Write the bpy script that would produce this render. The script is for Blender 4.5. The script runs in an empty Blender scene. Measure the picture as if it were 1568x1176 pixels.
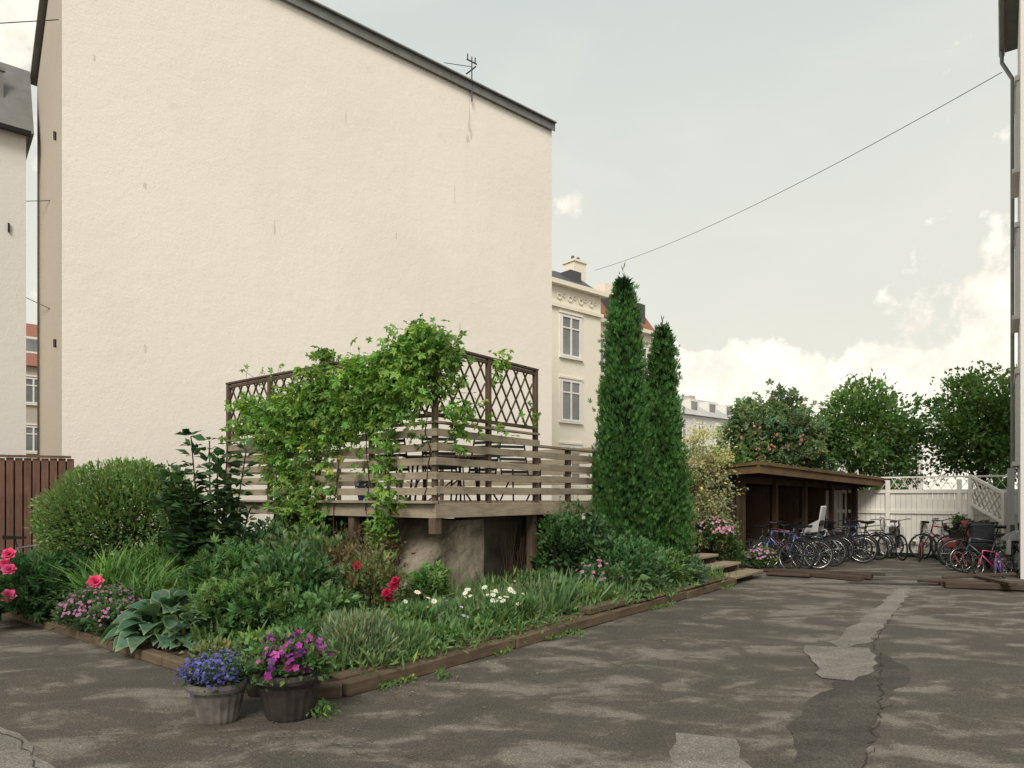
import bpy, math, random
import numpy as np
from mathutils import Vector, Matrix
rng=np.random.default_rng(11); random.seed(11)
scene=bpy.context.scene
COL=scene.collection
# ------------------------------------------------------------------ materials
def nt(mat):
    mat.use_nodes=True
    t=mat.node_tree; t.nodes.clear(); return t
def ramp(t,fac,stops):
    r=t.nodes.new('ShaderNodeValToRGB'); e=r.color_ramp.elements
    while len(e)<len(stops): e.new(0.5)
    for i,(p,c) in enumerate(stops):
        e[i].position=p; e[i].color=(c[0],c[1],c[2],1) if hasattr(c,'__len__') else (c,c,c,1)
    t.links.new(fac,r.inputs[0]); return r.outputs[0]
def noise(t,vec,scale,detail=5,rough=.55,dist=0):
    n=t.nodes.new('ShaderNodeTexNoise'); n.inputs['Scale'].default_value=scale
    n.inputs['Detail'].default_value=detail; n.inputs['Roughness'].default_value=rough
    n.inputs['Distortion'].default_value=dist
    if vec is not None: t.links.new(vec,n.inputs['Vector'])
    return n.outputs['Fac']
def mapping(t,vec,scale=(1,1,1),rot=(0,0,0)):
    m=t.nodes.new('ShaderNodeMapping'); m.inputs['Scale'].default_value=scale; m.inputs['Rotation'].default_value=rot
    t.links.new(vec,m.inputs['Vector']); return m.outputs[0]
def mixc(t,fac,a,b,mode='MIX'):
    m=t.nodes.new('ShaderNodeMix'); m.data_type='RGBA'; m.blend_type=mode
    for sock,val in ((m.inputs[0],fac),(m.inputs[6],a),(m.inputs[7],b)):
        if hasattr(val,'is_output'): t.links.new(val,sock)
        elif hasattr(val,'__len__'): sock.default_value=(val[0],val[1],val[2],1)
        else: sock.default_value=val
    return m.outputs[2]
def math_(t,op,a,b=0.0,c=None,clamp=False):
    m=t.nodes.new('ShaderNodeMath'); m.operation=op; m.use_clamp=clamp
    for i,val in enumerate([a,b] if c is None else [a,b,c]):
        if hasattr(val,'is_output'): t.links.new(val,m.inputs[i])
        else: m.inputs[i].default_value=val
    return m.outputs[0]
def finish(t,color,rough=.8,bump=None,bstr=.3,bdist=.01,spec=.3,metal=0):
    p=t.nodes.new('ShaderNodeBsdfPrincipled'); o=t.nodes.new('ShaderNodeOutputMaterial')
    if hasattr(color,'is_output'): t.links.new(color,p.inputs['Base Color'])
    else: p.inputs['Base Color'].default_value=(*color,1)
    if hasattr(rough,'is_output'): t.links.new(rough,p.inputs['Roughness'])
    else: p.inputs['Roughness'].default_value=rough
    p.inputs['Specular IOR Level'].default_value=spec; p.inputs['Metallic'].default_value=metal
    if bump is not None:
        b=t.nodes.new('ShaderNodeBump'); b.inputs['Strength'].default_value=bstr; b.inputs['Distance'].default_value=bdist
        t.links.new(bump,b.inputs['Height']); t.links.new(b.outputs[0],p.inputs['Normal'])
    t.links.new(p.outputs[0],o.inputs[0]); return p
def coord(t): return t.nodes.new('ShaderNodeTexCoord').outputs['Object']
def simple(name,c,rough=.7,var=.25,scale=6,metal=0,bstr=.2,spec=.3,stretch=(1,1,1)):
    m=bpy.data.materials.new(name); t=nt(m); v=mapping(t,coord(t),stretch)
    n=noise(t,v,scale,6,.6)
    col=ramp(t,n,[(.25,[x*(1-var) for x in c]),(.75,[min(1,x*(1+var)) for x in c])])
    finish(t,col,rough,n,bstr,.01,spec,metal); return m
def wood(name,c,dark,vert=False):
    m=bpy.data.materials.new(name); t=nt(m); co=coord(t)
    sa=(14,14,.8) if vert else (1,1,14); sg=(50,50,3) if vert else (6,6,60)
    a=noise(t,mapping(t,co,sa),2 if vert else 3,6,.6); b=noise(t,co,2.2,4,.6); g=noise(t,mapping(t,co,sg),2 if vert else 4,3,.7)
    f=math_(t,'ADD',math_(t,'MULTIPLY',a,.5),math_(t,'MULTIPLY',b,.5))
    col=ramp(t,f,[(.3,dark),(.55,c),(.75,[min(1,x*1.3) for x in c])])
    col=mixc(t,.5,col,ramp(t,g,[(.3,.45),(.6,1.1)]),'MULTIPLY')
    finish(t,col,.85,g,.4,.004,.15); return m
def foliage_mat(name,transl=.3,rough=.55):
    m=bpy.data.materials.new(name); t=nt(m)
    a=t.nodes.new('ShaderNodeAttribute'); a.attribute_name='Col'
    n=noise(t,coord(t),25,2,.5)
    col=mixc(t,1.0,a.outputs['Color'],ramp(t,n,[(.3,.8),(.7,1.2)]),'MULTIPLY')
    p=t.nodes.new('ShaderNodeBsdfPrincipled'); t.links.new(col,p.inputs['Base Color'])
    p.inputs['Roughness'].default_value=rough; p.inputs['Specular IOR Level'].default_value=.3
    tr=t.nodes.new('ShaderNodeBsdfTranslucent'); tc=mixc(t,1.0,col,(1.4,1.5,.75),'MULTIPLY'); t.links.new(tc,tr.inputs[0])
    mx=t.nodes.new('ShaderNodeMixShader'); mx.inputs[0].default_value=transl
    t.links.new(p.outputs[0],mx.inputs[1]); t.links.new(tr.outputs[0],mx.inputs[2])
    o=t.nodes.new('ShaderNodeOutputMaterial'); t.links.new(mx.outputs[0],o.inputs[0]); return m
FOL=foliage_mat('leaf_material')
def plaster(name,base,stain,amt=.35):
    m=bpy.data.materials.new(name); t=nt(m); co=coord(t)
    big=noise(t,co,.18,6,.6,.3); streak=noise(t,mapping(t,co,(1.2,1.2,.10)),1.0,6,.65); fine=noise(t,co,14,6,.7)
    c1=mixc(t,ramp(t,big,[(.35,0.0),(.7,amt)]),base,stain)
    c2=mixc(t,ramp(t,streak,[(.55,0.0),(.8,amt*.8)]),c1,stain)
    sp=noise(t,co,1.7,8,.75)
    c3=mixc(t,ramp(t,sp,[(.60,0.0),(.72,amt*.7)]),c2,[x*.85 for x in stain])
    sep=t.nodes.new('ShaderNodeSeparateXYZ'); t.links.new(co,sep.inputs[0])
    low=math_(t,'SUBTRACT',1.0,math_(t,'MULTIPLY',sep.outputs[2],.22),clamp=True)
    c4=mixc(t,math_(t,'MULTIPLY',low,.35),c3,[x*.8 for x in stain])
    hb=math_(t,'ADD',math_(t,'MULTIPLY',fine,.5),math_(t,'MULTIPLY',sp,1.6))
    finish(t,c4,.9,hb,.4,.03,.15); return m
WALL=plaster('cream_render',(.86,.805,.725),(.75,.685,.60),.45)
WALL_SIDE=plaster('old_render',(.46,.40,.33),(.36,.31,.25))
WALL_W=plaster('white_render',(.70,.68,.65),(.55,.53,.50))
WALL_Y=plaster('yellow_render',(.82,.76,.64),(.68,.61,.50))
METAL=simple('roof_metal',(.20,.20,.19),.5,.2,3,.3)
DARKROOF=simple('slate_roof',(.075,.075,.075),.6,.3,8)
GREYROOF=simple('grey_roof',(.40,.40,.39),.6,.2,1.5)
TILE=simple('red_tile',(.26,.115,.08),.8,.35,9,stretch=(1,1,4))
GLASS=simple('window_glass',(.16,.17,.17),.12,.5,.6,0,.02,.8)
FRAME=simple('window_frame',(.75,.72,.66),.5,.1)
WFENCE=simple('white_paint',(.74,.71,.64),.6,.10,2)
DECKW=wood('weathered_wood',(.33,.275,.205),(.17,.135,.095))
DECKD=wood('dark_brown_wood',(.11,.078,.055),(.06,.042,.03))
DECKV=wood('dark_brown_post_wood',(.12,.085,.06),(.065,.045,.032),True)
BROWNW=wood('brown_fence_wood',(.15,.085,.06),(.075,.042,.03),True)
SHEDW=wood('shed_stain_wood',(.065,.04,.027),(.032,.02,.014),True)
RAMPW=wood('old_plank_wood',(.085,.062,.045),(.04,.03,.022))
SHEDF=wood('shed_fascia_wood',(.14,.09,.05),(.07,.045,.028))
TIMBER=wood('sleeper_wood',(.135,.098,.066),(.055,.04,.027))
STEPW=wood('step_wood',(.28,.225,.16),(.15,.115,.08))
CONCD=simple('dark_concrete',(.065,.055,.042),.9,.6,3,0,.6)  # dark concrete tone with strong random variation
def conc():
    m=bpy.data.materials.new('rough_concrete'); t=nt(m); co=coord(t)
    a=noise(t,co,2.2,8,.7); f=noise(t,co,30,4,.7); s=noise(t,mapping(t,co,(5,5,.8)),1.5,5,.6)
    col=ramp(t,a,[(.3,(.085,.072,.05)),(.5,(.22,.19,.145)),(.7,(.30,.265,.205))])
    col=mixc(t,.6,col,ramp(t,s,[(.35,.45),(.6,1.1)]),'MULTIPLY'); col=mixc(t,.5,col,ramp(t,f,[(.3,.6),(.7,1.3)]),'MULTIPLY')
    finish(t,col,.95,math_(t,'ADD',a,math_(t,'MULTIPLY',f,.3)),.6,.03,.15); return m
CONC=conc()
BLACK=simple('black_metal',(.018,.018,.018),.4,.2,8,.3)
RUB=simple('rubber',(.02,.02,.02),.8,.2)
CHROME=simple('chrome',(.5,.5,.5),.25,.1,5,.9)
SOIL=simple('soil',(.06,.043,.028),.95,.5,9,0,.8)
MOSS=simple('moss_roof',(.12,.10,.055),.95,.4,6,0,.6)
POT1=simple('grey_pot',(.12,.11,.098),.85,.55,9,0,.4)
POT2=simple('dark_pot',(.035,.03,.026),.6,.5,7,0,.2)
BARK=simple('bark',(.07,.05,.035),.9,.4,10,0,.8)
TERRA=simple('terracotta',(.42,.12,.05),.7,.15)
BLUEP=simple('blue_pot',(.15,.15,.45),.4,.15)
GREYP=simple('grey_plastic',(.42,.42,.42),.5,.1)
# ------------------------------------------------------------------ builders
def nrm(v):
    v=Vector(v); return v.normalized()
class B:
    def __init__(s): s.v=[];s.f=[];s.m=[]
    def poly(s,pts,m=0):
        i=len(s.v); s.v+= [tuple(p) for p in pts]; s.f.append(list(range(i,i+len(pts)))); s.m.append(m)
    def hexa(s,p,m=0):
        i=len(s.v); s.v+=[tuple(q) for q in p]
        for f in ((0,3,2,1),(4,5,6,7),(0,1,5,4),(1,2,6,5),(2,3,7,6),(3,0,4,7)):
            s.f.append([i+k for k in f]); s.m.append(m)
    def box(s,c,size,ax=(1,0,0),az=(0,0,1),m=0):
        c=Vector(c); X=nrm(ax); Z=nrm(az); Yv=Z.cross(X).normalized(); Z=X.cross(Yv)
        a,b,d=[q/2 for q in size]
        s.hexa([c+X*i*a+Yv*j*b+Z*k*d for i,j,k in ((-1,-1,-1),(1,-1,-1),(1,1,-1),(-1,1,-1),(-1,-1,1),(1,-1,1),(1,1,1),(-1,1,1))],m)
    def beam(s,p0,p1,w,h,m=0,up=(0,0,1)):
        p0=Vector(p0);p1=Vector(p1); d=(p1-p0)
        if abs(d.normalized().dot(Vector(up)))>.98: up=(1,0,0)
        X=d.normalized(); Yv=Vector(up).cross(X).normalized(); Z=X.cross(Yv)
        s.hexa([q+Yv*j*w/2+Z*k*h/2 for q,j,k in ((p0,-1,-1),(p1,-1,-1),(p1,1,-1),(p0,1,-1),(p0,-1,1),(p1,-1,1),(p1,1,1),(p0,1,1))],m)
    def tube(s,p0,p1,r0,r1=None,n=7,m=0,cap=True):
        r1=r0 if r1 is None else r1
        p0=Vector(p0);p1=Vector(p1); d=(p1-p0).normalized()
        a=Vector((0,0,1)) if abs(d.z)<.9 else Vector((1,0,0)); X=d.cross(a).normalized(); Yv=d.cross(X)
        i=len(s.v)
        for q,r in ((p0,r0),(p1,r1)):
            for k in range(n):
                t=2*math.pi*k/n; s.v.append(tuple(q+X*math.cos(t)*r+Yv*math.sin(t)*r))
        for k in range(n):
            s.f.append([i+k,i+(k+1)%n,i+n+(k+1)%n,i+n+k]); s.m.append(m)
        if cap:
            s.f.append([i+k for k in range(n)][::-1]); s.m.append(m); s.f.append([i+n+k for k in range(n)]); s.m.append(m)
    def path(s,pts,r,n=7,m=0):
        for a,b in zip(pts[:-1],pts[1:]): s.tube(a,b,r,r,n,m)
    def torus(s,c,nor,R,r,n=28,k=6,m=0,a0=0,a1=2*math.pi):
        c=Vector(c);z=nrm(nor);a=Vector((0,0,1)) if abs(z.z)<.9 else Vector((1,0,0)); X=a.cross(z).normalized(); Yv=z.cross(X)
        full=abs(a1-a0-2*math.pi)<1e-4; nn=n if full else n+1; i=len(s.v)
        for p in range(nn):
            t=a0+(a1-a0)*p/n; d=X*math.cos(t)+Yv*math.sin(t)
            for q in range(k):
                u=2*math.pi*q/k; s.v.append(tuple(c+d*(R+r*math.cos(u))+z*r*math.sin(u)))
        for p in range(n):
            for q in range(k):
                s.f.append([i+p*k+q,i+((p+1)%nn)*k+q,i+((p+1)%nn)*k+(q+1)%k,i+p*k+(q+1)%k]); s.m.append(m)
    def lathe(s,c,prof,n=28,m=0,rib=0):
        i=len(s.v); c=Vector(c)
        for r,z in prof:
            for k in range(n):
                t=2*math.pi*k/n; rr=r*(1+(rib if k%2 else 0)) if r>0.01 else r
                s.v.append((c.x+rr*math.cos(t),c.y+rr*math.sin(t),c.z+z))
        for p in range(len(prof)-1):
            for k in range(n):
                s.f.append([i+p*n+k,i+p*n+(k+1)%n,i+(p+1)*n+(k+1)%n,i+(p+1)*n+k]); s.m.append(m)
    def obj(s,name,mats,parent=None,smooth=False,bevel=0):
        me=bpy.data.meshes.new(name); me.from_pydata(s.v,[],s.f)
        for q in mats: me.materials.append(q)
        me.polygons.foreach_set('material_index',s.m)
        if smooth: me.polygons.foreach_set('use_smooth',[True]*len(s.f))
        me.update(); o=bpy.data.objects.new(name,me); COL.objects.link(o)
        if parent: o.parent=parent
        if bevel:
            b=o.modifiers.new('bevel','BEVEL'); b.width=bevel; b.segments=1; b.limit_method='ANGLE'
        return o
def empty(name,loc=(0,0,0),rot=(0,0,0)):
    o=bpy.data.objects.new(name,None); o.location=loc; o.rotation_euler=rot; o.empty_display_size=.2; COL.objects.link(o); return o
# leaf meshes
T=lambda v,f,m=None:(np.array(v,float),np.array(f,int),np.zeros(len(v)) if m is None else np.array(m,float))
LEAF=T([(0,0,0),(-.28,.45,.09),(0,1,-.06),(.28,.45,.09),(0,.5,0)],[(0,3,4),(3,2,4),(0,4,1),(4,2,1)])
LEAFS=T([(0,0,0),(-.28,.5,.1),(0,1,0),(.28,.5,.1)],[(0,3,2),(0,2,1)])
NEED=T([(0,0,0),(-.09,.5,.0),(0,1,0),(.09,.5,.0)],[(0,3,2),(0,2,1)])
def multi(angles,lens,wid,drop=.1):
    v=[];f=[]
    for a,l in zip(angles,lens):
        a=math.radians(a); d=np.array([math.sin(a),math.cos(a),0]); p=np.array([math.cos(a),-math.sin(a),0]); i=len(v)
        v+=[(0,0,0),tuple(d*l*.55-p*l*wid+np.array([0,0,.05])),tuple(d*l-np.array([0,0,drop*l])),tuple(d*l*.55+p*l*wid+np.array([0,0,.05]))]
        f+=[(i,i+3,i+2),(i,i+2,i+1)]
    return T(v,f)
PALM=multi([-115,-58,0,58,115],[.55,.85,1,.85,.55],.27,.25)
SPRAY=multi([-40,-12,14,42],[.7,1,.95,.65],.11,.05)
PINN=multi([-70,-30,0,30,70],[.6,.8,1,.8,.6],.17,.2)
def blade(w,curve,n=4):
    v=[];f=[]
    for k in range(n+1):
        t=k/n; ww=w*(1-t)**.6*(.6+.4*min(1,t*4)) if k<n else 0.0
        y=math.sin(t*curve)/curve; z=-(1-math.cos(t*curve))/curve
        v+=[(-ww,y,z),(ww,y,z)]
    for k in range(n): f+=[(2*k,2*k+1,2*k+3),(2*k,2*k+3,2*k+2)]
    return T(v,f)
GRASS=blade(.018,1.3); IRIS=blade(.045,.5)
def petals(n,wid,cup,lay=((1,0),)):
    v=[];f=[]
    for sc,el in lay:
        off=random.random()*6
        for k in range(n):
            a=2*math.pi*k/n+off; d=np.array([math.cos(a),0,math.sin(a)]); p=np.array([-math.sin(a),0,math.cos(a)]); yy=np.array([0,1,0]); i=len(v)
            ce,se=math.cos(el),math.sin(el); dd=d*ce+yy*se
            v+=[tuple(d*0.02),tuple(dd*sc*.6-p*wid*sc+yy*cup),tuple(dd*sc),tuple(dd*sc*.6+p*wid*sc+yy*cup)]
            f+=[(i,i+3,i+2),(i,i+2,i+1)]
    return T(v,f)
FLOWER=petals(5,.42,.12); DAISY=petals(9,.2,.05)
BLOOM=petals(6,.42,.05,((1,.15),(.85,.6),(.65,1.0),(.45,1.3)))
def hosta_t():
    v=[];f=[];m=[];n=6
    ws=[.05,.34,.46,.44,.32,.15,.0]
    for k in range(n+1):
        t=k/n; z=.25*math.sin(t*2.2)-.45*t*t
        for j,x in enumerate((-1,-.82,0,.82,1)):
            v.append((x*ws[k],t,z+abs(x)*.10*ws[k]*2)); m.append(1 if abs(x)==1 or k==n else 0)
    for k in range(n):
        for j in range(4):
            a=k*5+j; f+=[(a,a+1,a+6),(a,a+6,a+5)]
    return T(v,f,m)
HOSTA=hosta_t()
def nn(a): return a/np.maximum(np.linalg.norm(a,axis=1,keepdims=True),1e-6)
GAIN=1.3
class Lf:
    def __init__(s): s.V=[];s.F=[];s.C=[];s.n=0
    def add(s,tm,pos,dirs,size,col,upb=.6,col2=None,var=.28):
        tv,tf,tmix=tm; pos=np.asarray(pos,float); n=len(pos)
        if n==0: return
        d=nn(np.asarray(dirs,float)); r=rng.normal(size=(n,3)); r[:,2]+=upb*2
        z=nn(r-d*np.sum(r*d,axis=1,keepdims=True)); x=np.cross(d,z)
        size=np.full((n,1,1),float(size))*(.6+.8*rng.random((n,1,1)))
        P=pos[:,None,:]+size*(tv[None,:,0:1]*x[:,None]+tv[None,:,1:2]*d[:,None]+tv[None,:,2:3]*z[:,None])
        c=np.broadcast_to(np.asarray(col,float),(n,3)).copy()
        if tm is not FLOWER and tm is not BLOOM and tm is not DAISY:
            c*=GAIN; g=c.mean(axis=1,keepdims=True); c=c*.9+g*.1
            y=rng.random(n)<.03; c[y]=c[y]*np.array([2.0,1.5,1.0])
        c*= (1-var+2*var*rng.random((n,1))); c[:,0]*=(1+.45*(rng.random(n)-.5))
        cc=np.repeat(c[:,None,:],len(tv),axis=1)
        if col2 is not None: cc=cc*(1-tmix[None,:,None])+np.array(col2)[None,None,:]*tmix[None,:,None]
        s.V.append(P.reshape(-1,3)); s.C.append(cc.reshape(-1,3))
        F=(tf[None]+ (np.arange(n)*len(tv))[:,None,None]+s.n).reshape(-1,3); s.F.append(F); s.n+=n*len(tv)
    def stem(s,p0,p1,r,col=(.05,.035,.02)):
        p0=np.array(p0,float);p1=np.array(p1,float); d=nn((p1-p0)[None])[0]; a=np.array([0,0,1.]) if abs(d[2])<.9 else np.array([1.,0,0]); x=np.cross(d,a); x/=np.linalg.norm(x); y=np.cross(d,x)
        V=[];F=[]
        for q,rr in ((p0,r),(p1,r*.6)):
            for k in range(4):
                t=k*math.pi/2; V.append(q+rr*(x*math.cos(t)+y*math.sin(t)))
        for k in range(4): F+=[(k,(k+1)%4,4+(k+1)%4),(k,4+(k+1)%4,4+k)]
        s.V.append(np.array(V)); s.F.append(np.array(F)+s.n); s.C.append(np.tile(np.array(col,float),(8,1))); s.n+=8
    def obj(s,name,parent=None,mat=None):
        V=np.concatenate(s.V);F=np.concatenate(s.F);C=np.concatenate(s.C)
        me=bpy.data.meshes.new(name); me.from_pydata(V.tolist(),[],F.tolist())
        at=me.color_attributes.new('Col','FLOAT_COLOR','POINT'); C4=np.ones((len(V),4)); C4[:,:3]=np.clip(C,0,1); at.data.foreach_set('color',C4.ravel())
        me.materials.append(mat or FOL); o=bpy.data.objects.new(name,me); COL.objects.link(o)
        if parent: o.parent=parent
        return o
def sph(n):
    return nn(rng.normal(size=(n,3)))
def clumps(L,c,rad,ncl,per,cr,size,col,tm=LEAF,shell=.55,low=-1,up=.5,upb=.6,var=.25):
    c=np.array(c,float);rad=np.array(rad,float)
    for _ in range(ncl):
        d=sph(1)[0]
        while d[2]<low: d=sph(1)[0]
        r=shell+(1.08-shell)*rng.random()
        cc=c+d*rad*r; k=cr*(.6+.8*rng.random())
        p=cc+rng.normal(size=(per,3))*k*np.array([.5,.5,.42])
        dirs=nn((p-c)/rad)*.8+sph(per)*.8+np.array([0,0,up])
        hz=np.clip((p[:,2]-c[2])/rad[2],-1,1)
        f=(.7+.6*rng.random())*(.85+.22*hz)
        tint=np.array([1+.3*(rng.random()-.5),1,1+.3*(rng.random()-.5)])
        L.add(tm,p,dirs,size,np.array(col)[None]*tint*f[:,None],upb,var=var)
# ------------------------------------------------------------------ yard frame
UA=np.array([.6112,.7915]); VA=np.array([-.7915,.6112])
def Y(u,v,z=0.0): return Vector((UA[0]*u+VA[0]*v, UA[1]*u+VA[1]*v, z))
U3=Vector((.6112,.7915,0)); V3=Vector((-.7915,.6112,0)); Z3=Vector((0,0,1))
def uv(x,y): return (.6112*x+.7915*y)/1.0001, (-.7915*x+.6112*y)/1.0001
S3=Vector((.758,.652,0)); T3=Vector((-.652,.758,0))
# ------------------------------------------------------------------ ground
def asphalt(name,dark,light,lo=.5,hi=.62,seed=0):
    m=bpy.data.materials.new(name); t=nt(m); co=coord(t)
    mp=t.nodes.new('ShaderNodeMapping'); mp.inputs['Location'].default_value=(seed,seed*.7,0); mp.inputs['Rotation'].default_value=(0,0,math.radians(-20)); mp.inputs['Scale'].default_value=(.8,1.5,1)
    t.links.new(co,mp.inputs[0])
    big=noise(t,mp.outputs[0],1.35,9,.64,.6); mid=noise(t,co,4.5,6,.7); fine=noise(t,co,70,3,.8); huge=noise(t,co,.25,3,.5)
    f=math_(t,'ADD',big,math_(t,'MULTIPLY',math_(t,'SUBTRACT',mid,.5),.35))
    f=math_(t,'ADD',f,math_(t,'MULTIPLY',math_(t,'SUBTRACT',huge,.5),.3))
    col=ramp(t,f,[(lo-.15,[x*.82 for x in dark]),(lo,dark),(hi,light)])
    col=mixc(t,1.0,col,ramp(t,fine,[(.3,.5),(.5,1.0),(.72,1.7)]),'MULTIPLY')
    vo=t.nodes.new('ShaderNodeTexVoronoi'); vo.inputs['Scale'].default_value=85; t.links.new(co,vo.inputs['Vector'])
    stone=ramp(t,vo.outputs['Color'],[(.0,.7),(.8,1.0),(1.0,1.7)])
    col=mixc(t,.75,col,stone,'MULTIPLY')
    hb=math_(t,'ADD',fine,vo.outputs['Distance'])
    finish(t,col,.85,hb,.6,.007,.28); return m
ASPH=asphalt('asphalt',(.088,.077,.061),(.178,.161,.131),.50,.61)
ASPL=asphalt('asphalt_patch_light',(.165,.152,.128),(.215,.20,.17),.45,.62,5)
ASPD=asphalt('asphalt_patch_dark',(.062,.056,.046),(.095,.086,.07),.5,.7,9)
CRK=simple('crack_dirt',(.04,.034,.026),.95,.4,20)
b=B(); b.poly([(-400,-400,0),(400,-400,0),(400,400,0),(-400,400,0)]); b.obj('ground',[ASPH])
def ragged(pts,z,name,mat,j=.04,step=.16):
    out=[]
    for a,c in zip(pts,pts[1:]+pts[:1]):
        a=np.array(a,float);c=np.array(c,float); n=max(1,int(np.linalg.norm(c-a)/step)); d=c-a; d=d/np.linalg.norm(d); nx=np.array([-d[1],d[0]])
        for k in range(n):
            p=a+(c-a)*k/n+nx*rng.uniform(-1,1)*j; out.append((p[0],p[1],z))
    bb=B(); bb.poly(out); bb.obj(name,[mat])
ragged([(6.72,11.94),(6.98,11.94),(5.59,9.84),(3.88,7.43),(3.45,7.2),(3.50,7.5),(5.04,9.55)],.004,'asphalt_patch',ASPL)
ragged([(3.15,7.35),(3.75,7.2),(3.5,6.5),(2.95,5.9),(2.71,6.0),(2.95,6.8)],.008,'asphalt_patch',ASPL)
ragged([(3.3,6.5),(3.75,6.95),(3.7,6.3),(2.7,5.0),(1.75,3.5),(1.45,3.5),(2.0,4.9)],.004,'asphalt_patch',ASPD)
ragged([(1.1,4.6),(1.45,4.5),(1.35,3.7),(1.0,3.2),(.8,3.6)],.004,'asphalt_patch',ASPL)
ragged([(-7.5,6.3),(-4.6,5.4),(-3.2,4.5),(-2.3,3.6),(-2.7,3.3),(-3.5,4.2),(-4.9,5.0),(-7.5,5.8)],.004,'asphalt_patch',ASPL)
ragged([(6.3,12.8),(9.3,12.2),(13,11.6),(13,11.35),(9.2,11.95),(6.2,12.55)],.006,'asphalt_patch',ASPD,.02)
b=B()
def crack(pts,w=.012,j=.03,z=.0105):
    P=[]
    for a,c in zip(pts[:-1],pts[1:]):
        a=np.array(a,float);c=np.array(c,float); n=max(2,int(np.linalg.norm(c-a)/.07))
        for k in range(n): P.append(a+(c-a)*k/n+rng.normal(size=2)*j*.5)
    for a,c in zip(P[:-1],P[1:]):
        if rng.random()<.15: continue
        d=c-a; d/=max(1e-6,np.linalg.norm(d)); nx=np.array([-d[1],d[0]])*w*.5*(.3+.8*rng.random())
        b.poly([(*(a-nx),z),(*(c-nx),z),(*(c+nx),z),(*(a+nx),z)])
crack([(6.1,12.6),(9.2,12.0),(13,11.4)],.03,.02); crack([(3.75,6.95),(2.7,5.0),(1.75,3.5),(1.6,3.1)],.012); crack([(-7.5,6.2),(-4.6,5.35),(-3.2,4.45),(-2.3,3.5),(-1.9,2.9)],.008)
crack([(5.6,9.85),(3.9,7.4),(3.75,6.95)],.010); crack([(-1.6,4.7),(-.9,4.2),(-.2,4.1)],.005,.04)
b.obj('asphalt_cracks',[CRK])
# ------------------------------------------------------------------ flower bed terrain and edging
def sst(x): x=max(0,min(1,x)); return x*x*(3-2*x)
def bz(u,v): return .09+.14*sst((v-4.7)/2.2)*sst((u-3.6)/2.6)+.02*math.sin(u*3.1)*math.cos(v*2.7)
b=B(); nu,nv=44,40
for i in range(nu+1):
    for j in range(nv+1):
        u=3.22+(12.3-3.22)*i/nu; v=4.48+(12.5-4.48)*j/nv
        if v<4.8: u=max(u,3.22+(4.8-v)*.9)
        b.v.append(tuple(Y(u,v,bz(u,v)-.01+rng.normal()*.012)))
for i in range(nu):
    for j in range(nv):
        a=i*(nv+1)+j; b.f.append([a,a+1,a+nv+2,a+nv+1]); b.m.append(0)
b.obj('flower_bed_soil',[SOIL],smooth=True)
b=B()
segs=[(3.5,5.7),(5.72,7.75),(7.77,10.1),(10.12,12.3)]
for k,(a,c) in enumerate(segs):
    o=.012*(k%2)
    b.beam(Y(a,4.42-o,.055),Y(c,4.42-o,.06+.004*k),.13,.12)
    b.beam(Y(a+.03,4.57,.09),Y(c-.02,4.57,.10),.16,.09)
b.beam(Y(3.5,4.42,.052),Y(3.12,4.78,.052),.12,.115)
b.beam(Y(7.3,4.50,.17),Y(8.4,4.50,.175),.18,.08); b.beam(Y(8.5,4.47,.15),Y(11.9,4.47,.155),.2,.04)
k=4.8
while k<12:
    l=1.7+random.random()*.3; b.beam(Y(3.13,k,.045),Y(3.13,k+l-.02,.045),.12,.10); k+=l
b.obj('timber_edging',[TIMBER],bevel=.012)
# ------------------------------------------------------------------ big apartment building with blank wall
C0=Vector((1.4,24,0)); HW=14.6
cl=C0-S3*14.5; D=4.2
E=empty('apartment_building')
b=B()
b.poly([cl,C0,C0+Z3*HW,cl+Z3*HW])
b.poly([C0,C0+T3*D,C0+T3*D+Z3*12.3,C0+Z3*HW]); 
b.poly([C0+T3*D,cl+T3*D,cl+T3*D+Z3*12.3,C0+T3*D+Z3*12.3])
b.obj('walls',[WALL],E)
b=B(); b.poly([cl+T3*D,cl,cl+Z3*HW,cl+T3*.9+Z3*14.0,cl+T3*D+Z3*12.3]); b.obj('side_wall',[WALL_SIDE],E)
b=B(); a1=cl-S3*.15; a2=C0+S3*.06
b.hexa([a1+Z3*(HW-.02)-T3*.06,a2+Z3*(HW-.02)-T3*.06,a2+Z3*(12.35)+T3*(D+.2),a1+Z3*(12.35)+T3*(D+.2),a1+Z3*(HW+.06)-T3*.06,a2+Z3*(HW+.06)-T3*.06,a2+Z3*(12.45)+T3*(D+.2),a1+Z3*(12.45)+T3*(D+.2)])
b.obj('roof',[METAL],E)
b=B()
b.beam(a1-T3*.09+Z3*(HW-.05),a2-T3*.09+Z3*(HW-.05),.04,.24)
for k in range(9): 
    q=C0-S3*(k*1.9+.6)-T3*.115+Z3*(HW-.05); b.beam(q,q+S3*.025,.02,.25)
b.beam(a2-T3*.05+Z3*(HW+.095),a1-T3*.05+Z3*(HW+.095),.3,.04)
b.obj('parapet_flashing',[METAL],E)
b=B(); q=C0-S3*3.6; 
b.beam(q-T3*.09+Z3*14.1,q-T3*.09+Z3*15.5,.04,.04); b.beam(q-T3*.09-S3*.2+Z3*15.35,q-T3*.09+S3*.2+Z3*15.35,.03,.03); b.beam(q-T3*.3+Z3*15.1,q+T3*.2+Z3*15.1,.03,.03)
b.tube(q-T3*.07+Z3*15.2,q-S3*1.0+Z3*14.95,.010)
b.tube(q-T3*.07+S3*.15+Z3*15.35,q-T3*.07+S3*.15+Z3*15.55,.02); b.tube(q-T3*.07-S3*.15+Z3*15.35,q-T3*.07-S3*.15+Z3*15.55,.02)
b.obj('aerial_bracket',[BLACK],E)
b=B()
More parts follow.
